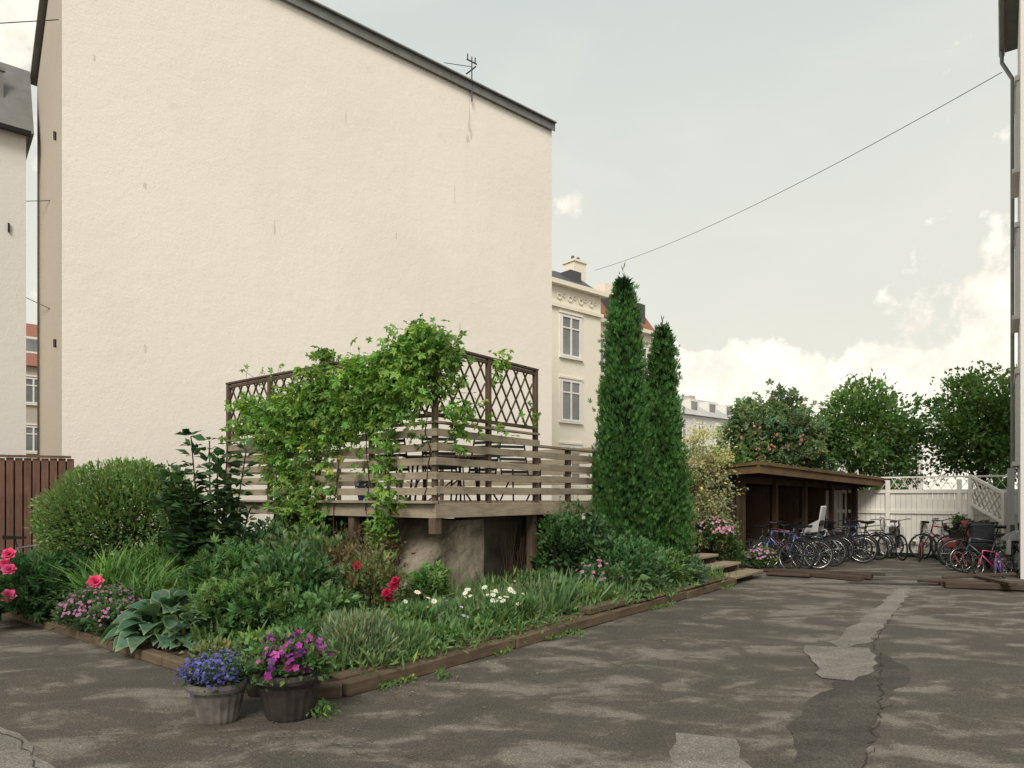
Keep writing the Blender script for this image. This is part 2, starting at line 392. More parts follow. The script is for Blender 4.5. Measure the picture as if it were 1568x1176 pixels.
for off,z,w,h in ((3.62,13.55,.12,.9),(3.7,12.95,.2,.35),(3.55,13.1,.1,.5),(12.9,8.7,.08,.2),(12.9,5.0,.06,.22),(9.9,8.5,.06,.5),(9.9,4.1,.08,.4),(5.0,6.4,.08,.12),(13.9,11.2,.04,.2),(4.2,11,.04,.7),(6.3,9.2,.05,.35),(7.9,12.0,.03,.6),(4.0,6.9,.05,.6)):
    q=C0-S3*off-T3*.004; pts=[]
    for k in range(11):
        a=2*math.pi*k/11; rr=.5*(.4+.7*random.random()); pts.append(q+S3*w*rr*math.cos(a)+Z3*(z+h*rr*math.sin(a)))
    b.poly(pts)
b.obj('render_repairs',[plaster('repair_render',(.70,.62,.52),(.58,.50,.42))],E)
b=B(); q=C0-S3*9.2; 
b.torus(q-T3*.02+Z3*4.75,T3,.13,.035,18,6); b.tube(q+Z3*4.75,q-T3*.04+Z3*4.75,.10,.10,14); b.obj('vent',[WALL],E,True)
b=B(); 
for z in (5.0,9.6): 
    b.box(cl+T3*.8-S3*.03+Z3*z,(.04,.05,.18))
b.obj('wall_anchors',[CONCD],E)
# ------------------------------------------------------------------ windows helper
def window(bf,bg,p,ax,nor,w,h,cross=True,bs=None):
    p=Vector(p);ax=nrm(ax);nor=nrm(nor)
    bg.box(p+nor*.005,(w-.04,.02,h-.04),ax)
    fw=.09
    for sx in(-1,1): bf.box(p+ax*sx*(w/2-fw/2)+nor*.03,(fw,.07,h),ax)
    for sz in(-1,1): bf.box(p+Z3*sz*(h/2-fw/2)+nor*.031,(w-2*fw,.07,fw),ax)
    bf.box(p+nor*.035,(.09,.06,h-2*fw),ax)
    if cross: bf.box(p+Z3*h*.2+nor*.03,(w-2*fw,.05,.07),ax)
    bf.box(p-Z3*(h/2+.07)+nor*.06,(w+.3,.13,.08),ax)
    for sx in(-1,1): bf.box(p+ax*sx*(w/2+.06)+nor*.02,(.11,.06,h+.1),ax)
    bf.box(p+Z3*(h/2+.12)+nor*.04,(w+.3,.08,.1),ax)
def prism(bb,o,l,d,z0,z1,m=0):
    o=Vector(o); bb.hexa([o+Z3*z0,o+S3*l+Z3*z0,o+S3*l+T3*d+Z3*z0,o+T3*d+Z3*z0,o+Z3*z1,o+S3*l+Z3*z1,o+S3*l+T3*d+Z3*z1,o+T3*d+Z3*z1],m)
K=Vector((4.55,35,0)); E=empty('tenement_building')
b=B(); prism(b,K-S3*12,12,9,0,12.0); prism(b,K+S3*.003+T3*.6,5.0,7,0,10.9); b.obj('walls',[WALL_Y],E)
b=B(); prism(b,K-S3*12.2-T3*.3,12.5,.3,11.80,12.02); prism(b,K-S3*12.1-T3*.12,12.2,.12,10.75,10.93); prism(b,K+T3*.3+S3*.32,4.9,.3,10.7,10.9); 
b.obj('cornice',[WALL_Y],E)
b=B()
for off in (.75,1.5,2.25,3.0):
    q=K-S3*off-T3*.03+Z3*11.3; b.torus(q,T3,.13,.03,12,5); b.torus(q+S3*.3+Z3*.1,T3,.08,.025,10,5)
b.obj('stucco_ornament',[WALL_Y],E,True)
bf,bg=B(),B()
for off in (2.2,6.0,9.5):
    for z in (9.45,6.3,3.1): window(bf,bg,K-S3*off+Z3*z,S3,-T3,1.35,2.0)
for off in (.9,2.4,4.0):
    for z in (9.0,6.0,2.8): window(bf,bg,K+S3*off+T3*.6+Z3*z,S3,-T3,1.0,1.9)
bf.obj('window_frames',[FRAME],E); bg.obj('window_panes',[GLASS],E)
b=B()
def slope_roof(b,o,l,d,z0,z1,inset,m=0):
    o=Vector(o); b.hexa([o+Z3*z0,o+S3*l+Z3*z0,o+S3*l+T3*d+Z3*z0,o+T3*d+Z3*z0,o+T3*inset+Z3*z1,o+S3*l+T3*inset+Z3*z1,o+S3*(l)+T3*(d-inset)+Z3*z1,o+T3*(d-inset)+Z3*z1],m)
slope_roof(b,K-S3*12,12,9,12.02,13.2,1.6); b.obj('roof',[DARKROOF],E)
b=B(); slope_roof(b,K+T3*.4+S3*.004,5.1,7,10.92,13.0,1.6); b.obj('tiled_roof',[TILE],E)
b=B(); prism(b,K-S3*.4+T3*1.5,.9,.8,12,14.0); prism(b,K-S3*.46+T3*1.44,1.02,.92,14.0,14.12); prism(b,K-S3*2.6+T3*1.5,.7,.7,12,13.2); prism(b,K+S3*2.6+T3*2.0,.8,.7,12,13.6); b.obj('chimneys',[WALL_Y],E)
b=B(); 
for o,z in ((-.2,14.12),(.2,14.12)): b.tube(K+S3*o+T3*1.8+Z3*z,K+S3*o+T3*1.8+Z3*(z+.25),.1,.08)
prism(b,K-S3*1.4+T3*.8,.8,1.2,12.1,13.15); prism(b,K+S3*1.6+T3*.7,.9,1.2,11.2,12.4); prism(b,K+S3*3.6+T3*.7,.9,1.2,11.2,12.4)
b.obj('dormers',[DARKROOF],E)
def house(name,o,l,d,ze,zr,wm,rm,wz,nwin,winset=None):
    E=empty(name); o=Vector(o); b=B(); prism(b,o,l,d,0,ze); b.obj('walls',[wm],E)
    b=B(); slope_roof(b,o-T3*.3-S3*.2,l+.4,d+.6,ze+.01,zr,d*.35); b.obj('roof',[rm],E)
    bf,bg=B(),B()
    for z in wz:
        for k in range(nwin): window(bf,bg,o+S3*(l*(k+.5)/nwin)+Z3*z,S3,-T3,1.1,1.7)
    for k in range(nwin):
        q=o+S3*(l*(k+.5)/nwin)+T3*(d*.12); bf.box(q+Z3*(ze+ (zr-ze)*.45),(1.2,1.0,1.1),S3); bg.box(q-T3*.51+Z3*(ze+(zr-ze)*.45),(.9,.02,.8),S3)
    bf.obj('window_frames',[FRAME],E); bg.obj('window_panes',[GLASS],E)
    b=B(); prism(b,o+S3*l*.3+T3*d*.4,.8,.8,zr-.5,zr+.5); prism(b,o+S3*l*.8+T3*d*.4,.8,.8,zr-.5,zr+.5); b.obj('chimneys',[WALL_SIDE],E)
house('distant_apartment_block',(11.2,55,0),14,10,8.6,10.8,WALL_W,GREYROOF,(7.0,4.2),5)
house('red_roofed_house',(-40,38,0),18,9,10.2,13.6,WALL_SIDE,TILE,(8.6,5.4,2.4),9)
house('distant_apartment_block',(30,62,0),20,10,6.5,8.0,WALL_W,GREYROOF,(5.0,2.6),6)
# left building
E=empty('neighbour_building'); q=Vector((-12.1,17,0)); b=B(); prism(b,q-S3*9,9,8,0,10.6); b.obj('walls',[WALL_W],E)
b=B(); slope_roof(b,q-S3*9.15-T3*.15,9.3,8.3,10.62,12.6,.9); b.obj('mansard_roof',[METAL],E)
b=B(); b.beam(q-S3*9.2-T3*.2+Z3*10.57,q+S3*.08-T3*.2+Z3*10.57,.14,.1); b.obj('gutter',[BLACK],E)
bf,bg=B(),B(); window(bf,bg,q-S3*.9+T3*.28+Z3*11.5,S3,-T3,.7,1.1,False); bf.obj('dormer_frame',[METAL],E); bg.obj('dormer_pane',[GLASS],E)
b=B(); b.box(q-S3*.35-T3*.03+Z3*8.2,(.04,.04,.22),S3); b.obj('anchor',[BLACK],E)
# right building
E=empty('rendered_building'); d=nrm((.72,1,0)); c=Vector((11.85,16,0)); r=Vector((d.y,-d.x,0)); near=c-d*3.4
b=B(); b.hexa([near,near+r*9,c+r*9,c,near+Z3*12.2,near+r*9+Z3*12.2,c+r*9+Z3*12.2,c+Z3*12.2]); b.obj('walls',[WALL_W],E)
b=B(); b.hexa([near-r*.3+Z3*12.2,near+r*9+Z3*12.2,c+d*.2+r*9+Z3*12.2,c+d*.2-r*.3+Z3*12.2,near-r*.15+Z3*12.35,near+r*4+Z3*15,c+d*.2+r*4+Z3*15,c+d*.2-r*.15+Z3*12.35]); b.obj('roof',[METAL],E)
b=B(); b.tube(near-r*.3+Z3*12.15,c+d*.2-r*.3+Z3*12.15,.06,.06,8); pp=c-d*.25-r*.10
b.path([c-d*.1-r*.3+Z3*12.1,c-d*.15-r*.3+Z3*11.8,pp+Z3*11.3,pp+Z3*.1],.04,8); b.obj('downpipe',[METAL],E)
bf,bg=B(),B()
for z in (3.2,6.2,9.2): window(bf,bg,c-d*1.8-r*.0+Z3*z,d,-r,1.2,1.7)
bf.obj('window_frames',[WALL_W],E); bg.obj('window_panes',[GLASS],E)
b=B(); b.box(pp-d*.1+Z3*1.6-r*.03,(.25,.14,1.3),d); b.obj('meter_cabinet',[GREYP],E)
# overhead wire
b=B(); p0=Vector((4.4,36.2,13.6)); p1=Vector((11.2,15.6,11.3)); pts=[]
for k in range(25):
    t=k/24; p=p0.lerp(p1,t); p.z-=.45*4*t*(1-t); pts.append(p)
b.path(pts,.009,5); b.obj('overhead_wire',[BLACK])
b=B(); b.path([Vector((-12.2,17.1,9.0)),Vector((-9.9,15.2,8.2))],.01,5); b.path([Vector((-12.2,17.1,6.6)),Vector((-9.9,15.2,5.6))],.01,5); b.path([Vector((-14.2,15.1,11.9)),Vector((-9.7,14.6,11.8))],.01,5); b.obj('service_cable',[BLACK])
# ------------------------------------------------------------------ deck
E=empty('raised_deck'); u0,u1,v0,v1=6.5,10.6,6.3,11.35; FZ=1.53
b=B(); n=28
for k in range(n):
    uu=u0+(u1-u0)*(k+.5)/n; b.beam(Y(uu,v0,FZ-.015),Y(uu,v1,FZ-.015),(u1-u0)/n-.008,.03)
b.beam(Y(u0-.02,v0-.05,FZ-.12),Y(u0-.02,v1,FZ-.12),.045,.19); b.beam(Y(u0-.045,v0-.03,FZ-.12),Y(u1,v0-.03,FZ-.12),.045,.19)
b.beam(Y(u0-.06,v0-.06,FZ-.005),Y(u0-.06,v1,FZ-.005),.12,.035)
b.obj('floor_boards',[DECKW],E,bevel=.004)
b=B()
for vv in np.linspace(v0+.2,v1-.1,10): b.beam(Y(u0+.1,vv,FZ-.12),Y(u1,vv,FZ-.12),.05,.16)
b.box(Y(u0+.02,v0+.02,1.22),(.12,.12,.22),U3)
for (uu,vv) in ((6.55,8.0),(6.55,9.7),(6.55,11.2),(8.8,6.4),(10.5,6.35),(10.5,8.8),(10.5,11.2),(8.5,9),(8.5,11.2)): b.box(Y(uu,vv,.75),(.12,.12,1.3),U3)
b.obj('understructure',[DECKV],E)
b=B()
pl=[6.3,7.55,8.8,10.08,11.35]
for vv in pl: b.box(Y(u0+.0,vv,(FZ-.22+3.58)/2),(.07,.07,3.58-FZ+.22),U3)
for uu in (7.6,8.76): b.box(Y(uu,v0,(FZ-.22+3.58)/2),(.07,.07,3.58-FZ+.22),U3)
for vv in (7.55,8.8,10.08,11.35): b.box(Y(u1,vv,(FZ+2.45)/2),(.07,.07,2.45-FZ),U3)
for uu in (9.7,10.6): b.box(Y(uu,v0,(FZ-.22+2.38)/2),(.08,.08,2.38-FZ+.22),U3)
for uu in (7.6,8.9,10.6): b.box(Y(uu,v1,(FZ+2.45)/2),(.07,.07,2.45-FZ),U3)
b.obj('posts',[DECKV],E,bevel=.004)
def lattice(b,P,a0,a1,z0,z1,off=0,w=.235,sw=.028):
    sl=1.55
    def clip(a,z,da,dz):
        t0,t1=-99,99
        for q,dq,lo,hi in ((a,da,a0,a1),(z,dz,z0,z1)):
            ta,tb=(lo-q)/dq,(hi-q)/dq
            if ta>tb: ta,tb=tb,ta
            t0=max(t0,ta);t1=min(t1,tb)
        return (t0,t1) if t1-t0>.03 else None
    k=a0-2
    while k<a1+2:
        for sg in(1,-1):
            r_=clip(k,z0,1,sl*sg) if sg>0 else clip(k,z0,-1,sl)
            if r_:
                dx=1 if sg>0 else -1
                pa=P(k+dx*r_[0],z0+sl*r_[0],sg*.006);pb=P(k+dx*r_[1],z0+sl*r_[1],sg*.006)
                b.beam(pa,pb,.012,sw,up=P(0,0,1)-P(0,0,0))
        k+=w
b=B()
for a,c in zip(pl[:-1],pl[1:]):
    a_,c_=a+.04,c-.04
    lattice(b,lambda q,z,o:Y(u0+o,q,z),a_+.03,c_-.03,2.70,3.52)
    for z in (2.68,3.54): b.beam(Y(u0,a_,z),Y(u0,c_,z),.04,.05)
for a,c in ((6.3,7.6),(7.6,8.76)):
    a_,c_=a+.04,c-.04
    lattice(b,lambda q,z,o:Y(q,v0+o,z),a_+.03,c_-.03,2.70,3.52)
    for z in (2.68,3.54): b.beam(Y(a_,v0,z),Y(c_,v0,z),.04,.05)
b.beam(Y(u0,v0-.04,3.60),Y(u0,v1+.04,3.60),.08,.03); b.beam(Y(u0+.04,v0,3.601),Y(8.8,v0,3.601),.08,.03)
b.obj('trellis',[DECKD],E)
b=B()
zs=[1.68,1.87,2.06,2.25,2.44]
for z in zs:
    h=.10; j=lambda: random.uniform(-.01,.01)
    b.beam(Y(u0-.05,v0-.08,z+j()),Y(u0-.05,v1,z+j()),.022,h); b.beam(Y(u0-.06,v0-.05,z+j()),Y(8.8,v0-.05,z+j()),.022,h)
    b.beam(Y(u1+.05,v0,z),Y(u1+.05,v1,z),.022,h); b.beam(Y(u0,v1+.05,z),Y(u1,v1+.05,z),.022,h)
for z in (1.68,1.87,2.06,2.25): b.beam(Y(8.8,v0-.05,z+.01),Y(u1+.05,v0-.05,z+.01),.022,.10)
b.beam(Y(8.78,v0-.02,2.40),Y(u1+.1,v0-.02,2.40),.12,.035); b.beam(Y(u0-.02,v0-.08,2.58),Y(u0-.02,v1,2.58),.1,.03); b.beam(Y(u0-.02,v0-.02,2.583),Y(8.8,v0-.02,2.583),.1,.03)
b.obj('railing_slats',[DECKW],E,bevel=.003)
# concrete footing beneath the deck
b=B(); nz,nuq=10,8
def face(vv,back=False):
    i0=len(b.v)
    for j in range(nz+1):
        t=j/nz; z=1.27*t; ul=6.05+(7.1-6.05)*t+(0 if back else .018*rng.normal())
        for i in range(nuq+1):
            u=ul+(7.62-ul)*i/nuq; e_=0 if back else .005*rng.normal()+.10*(1-t)*(1-i/nuq)
            b.v.append(tuple(Y(u,vv+e_,z)))
    for j in range(nz):
        for i in range(nuq):
            a=i0+j*(nuq+1)+i; b.f.append([a,a+1,a+nuq+2,a+nuq+1]); b.m.append(0)
    return i0
fa_=face(6.40); fb_=face(8.4,True)
for j in range(nz):
    for off in (0,nuq):
        a=fa_+j*(nuq+1)+off; c_=fb_+j*(nuq+1)+off; b.f.append([a,a+nuq+1,c_+nuq+1,c_]); b.m.append(0)
for i in range(nuq):
    a=fa_+nz*(nuq+1)+i; c_=fb_+nz*(nuq+1)+i; b.f.append([a,a+1,c_+1,c_]); b.m.append(0)
o=b.obj('concrete_buttress',[CONC])
b=B(); b.hexa([Y(7.63,6.75,0),Y(10.4,6.75,0),Y(10.4,7.0,0),Y(7.63,7.0,0),Y(7.63,6.75,1.32),Y(10.4,6.75,1.32),Y(10.4,7.0,1.32),Y(7.63,7.0,1.32)])
b.hexa([Y(7.3,8.41,0),Y(7.3,11.2,0),Y(7.5,11.2,0),Y(7.5,8.41,0),Y(7.3,8.41,1.32),Y(7.3,11.2,1.32),Y(7.5,11.2,1.32),Y(7.5,8.41,1.32)])  # rear dark wall, added so the space under the deck goes fully dark
b.obj('retaining_wall_and_dark_backing',[CONCD])
def chair(u,v,ang):
    E=empty('garden_chair',Y(u,v,FZ),(0,0,ang)); b=B()
    for sx in(-.25,.25):
        b.path([(sx,-.28,0),(sx,-.25,.62),(sx,.22,.64)],.014); b.path([(sx,.30,0),(sx,-.2,.42)],.014); b.path([(sx,-.22,.42),(sx,.22,.40),(sx,.42,1.05)],.014)
    b.obj('frame',[BLACK],E); b=B()
    for k in range(7): b.box((0,-.2+k*.065,.43),(.5,.045,.015))
    for k in range(8):
        t=k/7; b.box((0,.24+.17*t,.50+.52*t),(.5,.015,.045),az=(0,.3,1))
    b.obj('slats',[BLACK],E)
chair(7.3,6.95,.2); chair(8.1,7.0,-.5); chair(9.3,7.0,.4); chair(7.7,8.2,2.8); chair(9.2,8.6,1.5)
E=empty('garden_table',Y(8.3,7.8,FZ)); b=B()
for k in range(9): b.box((0,-.36+k*.09,.72),(1.3,.075,.025))
b.obj('top',[DECKD],E); b=B()
for sx in(-.55,.55):
    for sy in(-.3,.3): b.tube((sx,sy,0),(sx*.9,sy*.9,.7),.018)
b.obj('legs',[BLACK],E)
b=B(); b.lathe(Y(6.75,8.0,FZ),[(0,.0),(.09,.0),(.13,.2),(.14,.2),(.12,.19),(0,.17)],16); b.obj('plant_pot',[BLUEP],smooth=True)
b=B(); b.lathe(Y(6.7,7.75,FZ),[(0,.0),(.06,.0),(.09,.13),(.095,.15),(.08,.14),(0,.12)],16); b.obj('plant_pot',[TERRA],smooth=True)
b=B(); b.lathe(Y(6.7,9.0,FZ),[(0,.0),(.07,.0),(.1,.15),(.105,.17),(.09,.16),(0,.14)],16); b.obj('plant_pot',[TERRA],smooth=True)
L=Lf(); p=np.array(Y(6.75,8.0,FZ+.22)); clumps(L,p,(.14,.14,.1),10,20,.08,.05,(.06,.12,.04)); clumps(L,p+[0,0,.03],(.15,.15,.1),8,8,.06,.04,(.4,.35,.8),FLOWER); L.obj('potted_lobelia')
# steps
E=empty('garden_steps'); b=B()
for k in range(5):
    vv=4.36+.36*k; z=.15+.155*k; sh=-.16*k
    b.beam(Y(12.25+sh,vv+.16,z-.025),Y(13.8+sh*1.6,vv+.16,z-.025),.37,.05)
b.obj('treads',[STEPW],E,bevel=.008)
b=B()
for k in range(5):
    vv=4.36+.36*k; z=.15+.155*k; sh=-.16*k
    b.beam(Y(12.32+sh,vv+.30,z/2-.03),Y(13.7+sh*1.6,vv+.30,z/2-.03),.04,z-.07)
for uu,sl in ((12.35,-.2),(13.6,-.3)): b.beam(Y(uu,4.5,.02),Y(uu+sl*3,6.1,.62),.06,.16)
b.obj('risers',[DECKD],E)
b=B(); b.hexa([Y(10.7,6.2,.05),Y(14,6.2,.05),Y(14,12,.05),Y(10.7,12,.05),Y(10.7,6.2,.75),Y(14,6.2,.75),Y(14,12,.75),Y(10.7,12,.75)]); b.hexa([Y(12.32,4.8,0),Y(14.2,4.8,0),Y(14.2,6.2,0),Y(12.32,6.2,0),Y(12.32,5.2,.03),Y(14.2,5.2,.03),Y(14.2,6.2,.5),Y(12.32,6.2,.5)]); b.obj('raised_terrace_soil',[SOIL])
def P2(x,y,z=0): return Vector((x,y,z))
b=B()
b.beam(P2(5.55,14.2,.06),P2(6.6,12.9,.05),.22,.09); b.beam(P2(5.9,14.3,.05),P2(6.9,13.1,.07),.16,.1); b.beam(P2(5.3,14.5,.05),P2(7.1,13.0,.12),.10,.06); b.beam(P2(5.2,13.9,.04),P2(5.9,13.5,.05),.3,.05); b.obj('timber_ramp',[RAMPW],bevel=.008)
b=B(); b.beam(P2(7.6,12.0,.06),P2(9.1,11.35,.08),.24,.1); b.beam(P2(7.7,12.3,.05),P2(9.2,11.7,.05),.18,.1); b.beam(P2(8.5,12.5,.14),P2(8.3,11.3,.15),.14,.06); b.beam(P2(7.5,12.6,.05),P2(8.0,11.8,.10),.1,.05); b.beam(P2(8.0,12.7,.10),P2(9.0,12.2,.22),.12,.05); b.obj('timber_ramp',[RAMPW],bevel=.008)
# ------------------------------------------------------------------ bike shed
E=empty('bicycle_shed'); F0=Vector((5.04,15.02,0)); s3=Vector((.767,.642,0)); t3=Vector((-.642,.767,0))
def SH(a,bk,z=0): return F0+s3*a+t3*bk+Z3*z
LS,DS=5.7,1.9
b=B()
k=0
while k<DS: b.beam(SH(0,k+.06,0),SH(0,k+.06,2.05),.02,.115); k+=.12
k=0
while k<LS: b.beam(SH(k+.06,DS,0),SH(k+.06,DS,1.95),.115,.02,up=tuple(s3)); k+=.12
k=0
while k<DS: b.beam(SH(LS,k+.06,0),SH(LS,k+.06,1.95),.02,.115); k+=.12
for a in (0.05,1.45,2.85,4.25,5.65): b.box(SH(a,.0,1.0),(.1,.1,2.05),s3)
for a in (1.45,2.85,4.25): b.box(SH(a,1.0,1.0),(.03,1.7,1.7),s3)
b.beam(SH(0,0.06,1.98),SH(LS,0.06,1.88),.06,.16)
b.obj('walls',[SHEDW],E)
b=B()
zf0,zf1=2.30,2.06
c_=[SH(-.35,-.62),SH(LS+.35,-.62),SH(LS+.35,DS+.3),SH(-.35,DS+.3)]; zz=[zf0,zf1,zf1-.1,zf0-.12]
b.hexa([p+Z3*(z-.06) for p,z in zip(c_,zz)]+[p+Z3*z for p,z in zip(c_,zz)]); b.obj('roof',[MOSS],E)
b=B()
def fas(i,j,w=.03,dz=-.1,h=.2):
    b.beam(c_[i]+Z3*(zz[i]+dz),c_[j]+Z3*(zz[j]+dz),w,h)
fas(0,1);fas(3,0)
b.beam(c_[0]+Z3*(zz[0]-.0)-t3*.03,c_[1]+Z3*(zz[1]-.0)-t3*.03,.05,.06); b.beam(c_[3]+Z3*(zz[3])-s3*.03,c_[0]+Z3*(zz[0])-s3*.03,.05,.06)
b.obj('fascia',[SHEDF],E)
b=B()
for a in np.linspace(0,LS,12): b.beam(SH(a,-.58,2.14-.04*a),SH(a,DS,2.02-.04*a),.05,.08)
b.obj('rafters',[SHEDW],E)
L=Lf(); n=1500; aa=rng.random(n)*(LS+.6)-.3; bb_=-.62+.25*rng.random(n)
L.add(LEAFS,np.array([tuple(SH(a,q,zf0-(zf0-zf1)*(a+.35)/(LS+.7)+.02)) for a,q in zip(aa,bb_)]),sph(n)+[0,0,.5],.05,(.12,.12,.05)); L.obj('roof_moss',E)
# ------------------------------------------------------------------ fences
E=empty('white_fence'); b=B(); UF=20.6
k=-1.6
while k<5.2:
    b.box(Y(UF,k,.92),(.02,.113,1.6),U3); k+=.12
for z in (.4,1.2,1.74): b.beam(Y(UF-.03,-1.6,z),Y(UF-.03,5.2,z),.04,.09)
for vv in (-1.5,.0,1.6,3.2,4.8): b.box(Y(UF-.02,vv,1.02),(.1,.1,2.04),U3)
b.obj('boards',[WFENCE],E)
b=B(); 
for a,c in ((0.0,1.6),(1.6,3.2),(3.2,4.8)): lattice(b,lambda q,z,o:Y(UF-.03+o,q,z),a+.04,c-.04,1.8,2.10); b.beam(Y(UF-.03,a,2.11),Y(UF-.03,c,2.11),.05,.04)
b.obj('lattice',[WFENCE],E)
E=empty('stair_railing_panel'); b=B()
a0=Y(UF-.15,1.35); a1=Vector((11.5,15.95,0))
gd=(a1-a0); gl=gd.length; gd.normalize()
SHR=lambda q:-.45*q/gl
lattice(b,lambda q,z,o:a0+gd*q+Z3*(z+SHR(q))+Vector((gd.y,-gd.x,0))*o,0,gl,1.45,2.1,0,.16,.035)
b.beam(a0+Z3*2.12,a1+Z3*1.67,.06,.06); b.beam(a0+Z3*1.43,a1+Z3*.98,.06,.06)
for q in (0,gl): b.box(a0+gd*q+Z3*(1.07+SHR(q)/2),(.08,.08,2.14+SHR(q)),gd)
b.obj('panel',[WFENCE],E)
b=B(); fa=Vector((-8.6,13.3,0)); fb=Vector((-14.5,10.9,0)); fd=(fb-fa).normalized(); fl=(fb-fa).length; k=0; fn=Vector((fd.y,-fd.x,0))
if fn.y>0: fn=-fn
while k<fl:
    zt=2.33+random.uniform(-.015,.015); b.box(fa+fd*k+Z3*zt/2+fn*random.uniform(0,.006),(.115,.022,zt),fd); k+=.14
b.beam(fa+Z3*2.37+fn*.01,fb+Z3*2.37+fn*.01,.10,.04)
E=empty('brown_fence'); b.obj('boards',[BROWNW],E)
b=B(); k=.07
while k<fl:
    b.box(fa+fd*k+Z3*1.15-fn*.04,(.115,.02,2.28),fd); k+=.14
b.obj('rear_boards',[SHEDW],E)
# ------------------------------------------------------------------ bicycles
PAINT={}
def paint(c):
    if c not in PAINT: PAINT[c]=simple('bicycle_paint',c,.3,.08,3,.1,.02,.6)
    return PAINT[c]
def bike(x,y,ang,c,seat=False,sc=1.0,lean=.08,basket=False,steer=.25):
    E=empty('bicycle',(x,y,0),(lean,0,ang)); E.scale=(sc,)*3
    R=.33; b=B(); ra=(-.45,0,R); fa=(.60,0,R)
    ca,sa=math.cos(steer),math.sin(steer); fn=(-sa,ca,0)
    for c_,n_ in ((ra,(0,1,0)),(fa,fn)):
        b.torus(c_,n_,R-.02,.021,30,6,0)
        b.torus(c_,n_,R-.05,.008,30,5,1)
        cc=Vector(c_); zz_=Vector(n_); xx=Vector((0,0,1)).cross(zz_).normalized()
        for k in range(14):
            t=k*2*math.pi/14; b.tube(cc,cc+(xx*math.cos(t)+Z3*math.sin(t))*(R-.05),.0018,n=3,m=1,cap=False)
        b.tube(cc-zz_*.04,cc+zz_*.04,.022,m=1)
    b.obj('wheels',[RUB,CHROME],E,True)
    b=B(); bb=(0,0,.29); st=(-.15,0,.78); hb=(.42,0,.70); ht=(.385,0,.86)
    b.tube(bb,st,.017); b.tube(st,ht,.017); b.tube(bb,hb,.021); b.tube(hb,ht,.02)
    for sy in(-.05,.05): b.tube(bb,(ra[0],sy,R),.010); b.tube((-.14,sy*.3,.75),(ra[0],sy,R),.009)
    for sy in(-.05,.05): b.tube((.43,0,.68),(fa[0]-sa*sy*0,sy,R),.012)
    b.obj('frame',[paint(c)],E,True)
    b=B(); b.tube(st,(-.19,0,.92),.013); b.tube(ht,(.37,0,.99),.013)
    pts=[(.25,-.29,1.02),(.36,-.2,1.03),(.40,0,.99),(.36,.2,1.03),(.25,.29,1.02)]; b.path(pts,.011)
    b.hexa([(-.33,-.08,.92),(-.05,-.02,.93),(-.05,.02,.93),(-.33,.08,.92),(-.34,-.09,.98),(-.03,-.02,.96),(-.03,.02,.96),(-.34,.09,.98)])
    b.torus((0,-.03,.29),(0,1,0),.09,.008,16,4); b.tube((0,-.1,.29),(.12,-.1,.17),.008); b.tube((0,.1,.29),(-.12,.1,.41),.008); b.box((.12,-.14,.17),(.09,.07,.02)); b.box((-.12,.14,.41),(.09,.07,.02)); b.tube((0,-.1,.29),(0,.1,.29),.012)
    b.torus(ra,(0,1,0),R+.03,.012,16,4,0,-math.pi*.1,math.pi*.9)
    b.path([(-.2,.06,.74),(-.55,.06,.74)],.006); b.path([(-.2,-.06,.74),(-.55,-.06,.74)],.006); b.path([(-.5,.06,.74),(-.45,.05,R)],.006)
    b.tube((-.45,0,.16+.0),( -.0,0,.24),.004)
    b.obj('saddle_and_handlebar',[BLACK],E)
    if seat:
        b=B(); prof=[(-.36,.78,.14),(-.62,.80,.16),(-.74,1.05,.17),(-.80,1.38,.14)]
        for (x0,z0,w0),(x1,z1,w1) in zip(prof[:-1],prof[1:]):
            b.hexa([(x0,-w0,z0),(x1,-w1,z1),(x1,w1,z1),(x0,w0,z0),(x0+.02,-w0,z0+.04),(x1+.04,-w1,z1+.02),(x1+.04,w1,z1+.02),(x0+.02,w0,z0+.04)])
        for sy in(-.17,.17): b.hexa([(-.36,sy-.015,.78),(-.70,sy-.015,.82),(-.70,sy+.015,.82),(-.36,sy+.015,.78),(-.40,sy-.015,.92),(-.74,sy-.015,1.1),(-.74,sy+.015,1.1),(-.40,sy+.015,.92)]); b.hexa([(-.32,sy-.05,.45),(-.40,sy-.05,.45),(-.40,sy+.05,.45),(-.32,sy+.05,.45),(-.34,sy-.05,.8),(-.42,sy-.05,.8),(-.42,sy+.05,.8),(-.34,sy+.05,.8)])
        b.obj('child_seat',[GREYP],E,bevel=.01)
        b=B(); b.box((-.73,0,1.1),(.03,.24,.3),az=(-.2,0,1)); b.obj('seat_pad',[BLACK],E)
    if basket:
        b=B()
        for k in range(9):
            yy=-.16+.04*k
            b.tube((.68,yy,.75),(.70,yy,.95),.004,n=4); b.tube((.45,yy,.75),(.43,yy,.95),.004,n=4)
        for z in(.75,.82,.89,.95): b.path([(.44,-.16,z),(.69,-.16,z),(.69,.16,z),(.44,.16,z),(.44,-.16,z)],.004,4)
        b.obj('basket',[BLACK],E)
ta=math.atan2(.767,-.642)
cols=[(.03,.03,.035),(.03,.03,.03),(.25,.03,.03),(.06,.06,.07),(.02,.10,.13),(.35,.35,.36),(.03,.03,.03),(.03,.05,.12),(.04,.04,.04),(.2,.2,.2)]
for i,c in enumerate(cols):
    a=.35+i*.56; fl_=random.random()<.3
    p=SH(a,-.35+random.uniform(-.25,.2)); bike(p.x,p.y,ta+random.uniform(-.25,.25)+(math.pi if fl_ else 0),c,seat=(i in(2,)),lean=random.uniform(-.12,.12),basket=(i in (5,)),steer=random.uniform(-.5,.5))
p=SH(.9,-.8); bike(p.x,p.y,ta+.7,(.03,.03,.04),lean=.1)
bike(6.05,15.0,ta+.95,(.04,.10,.22),lean=-.1)
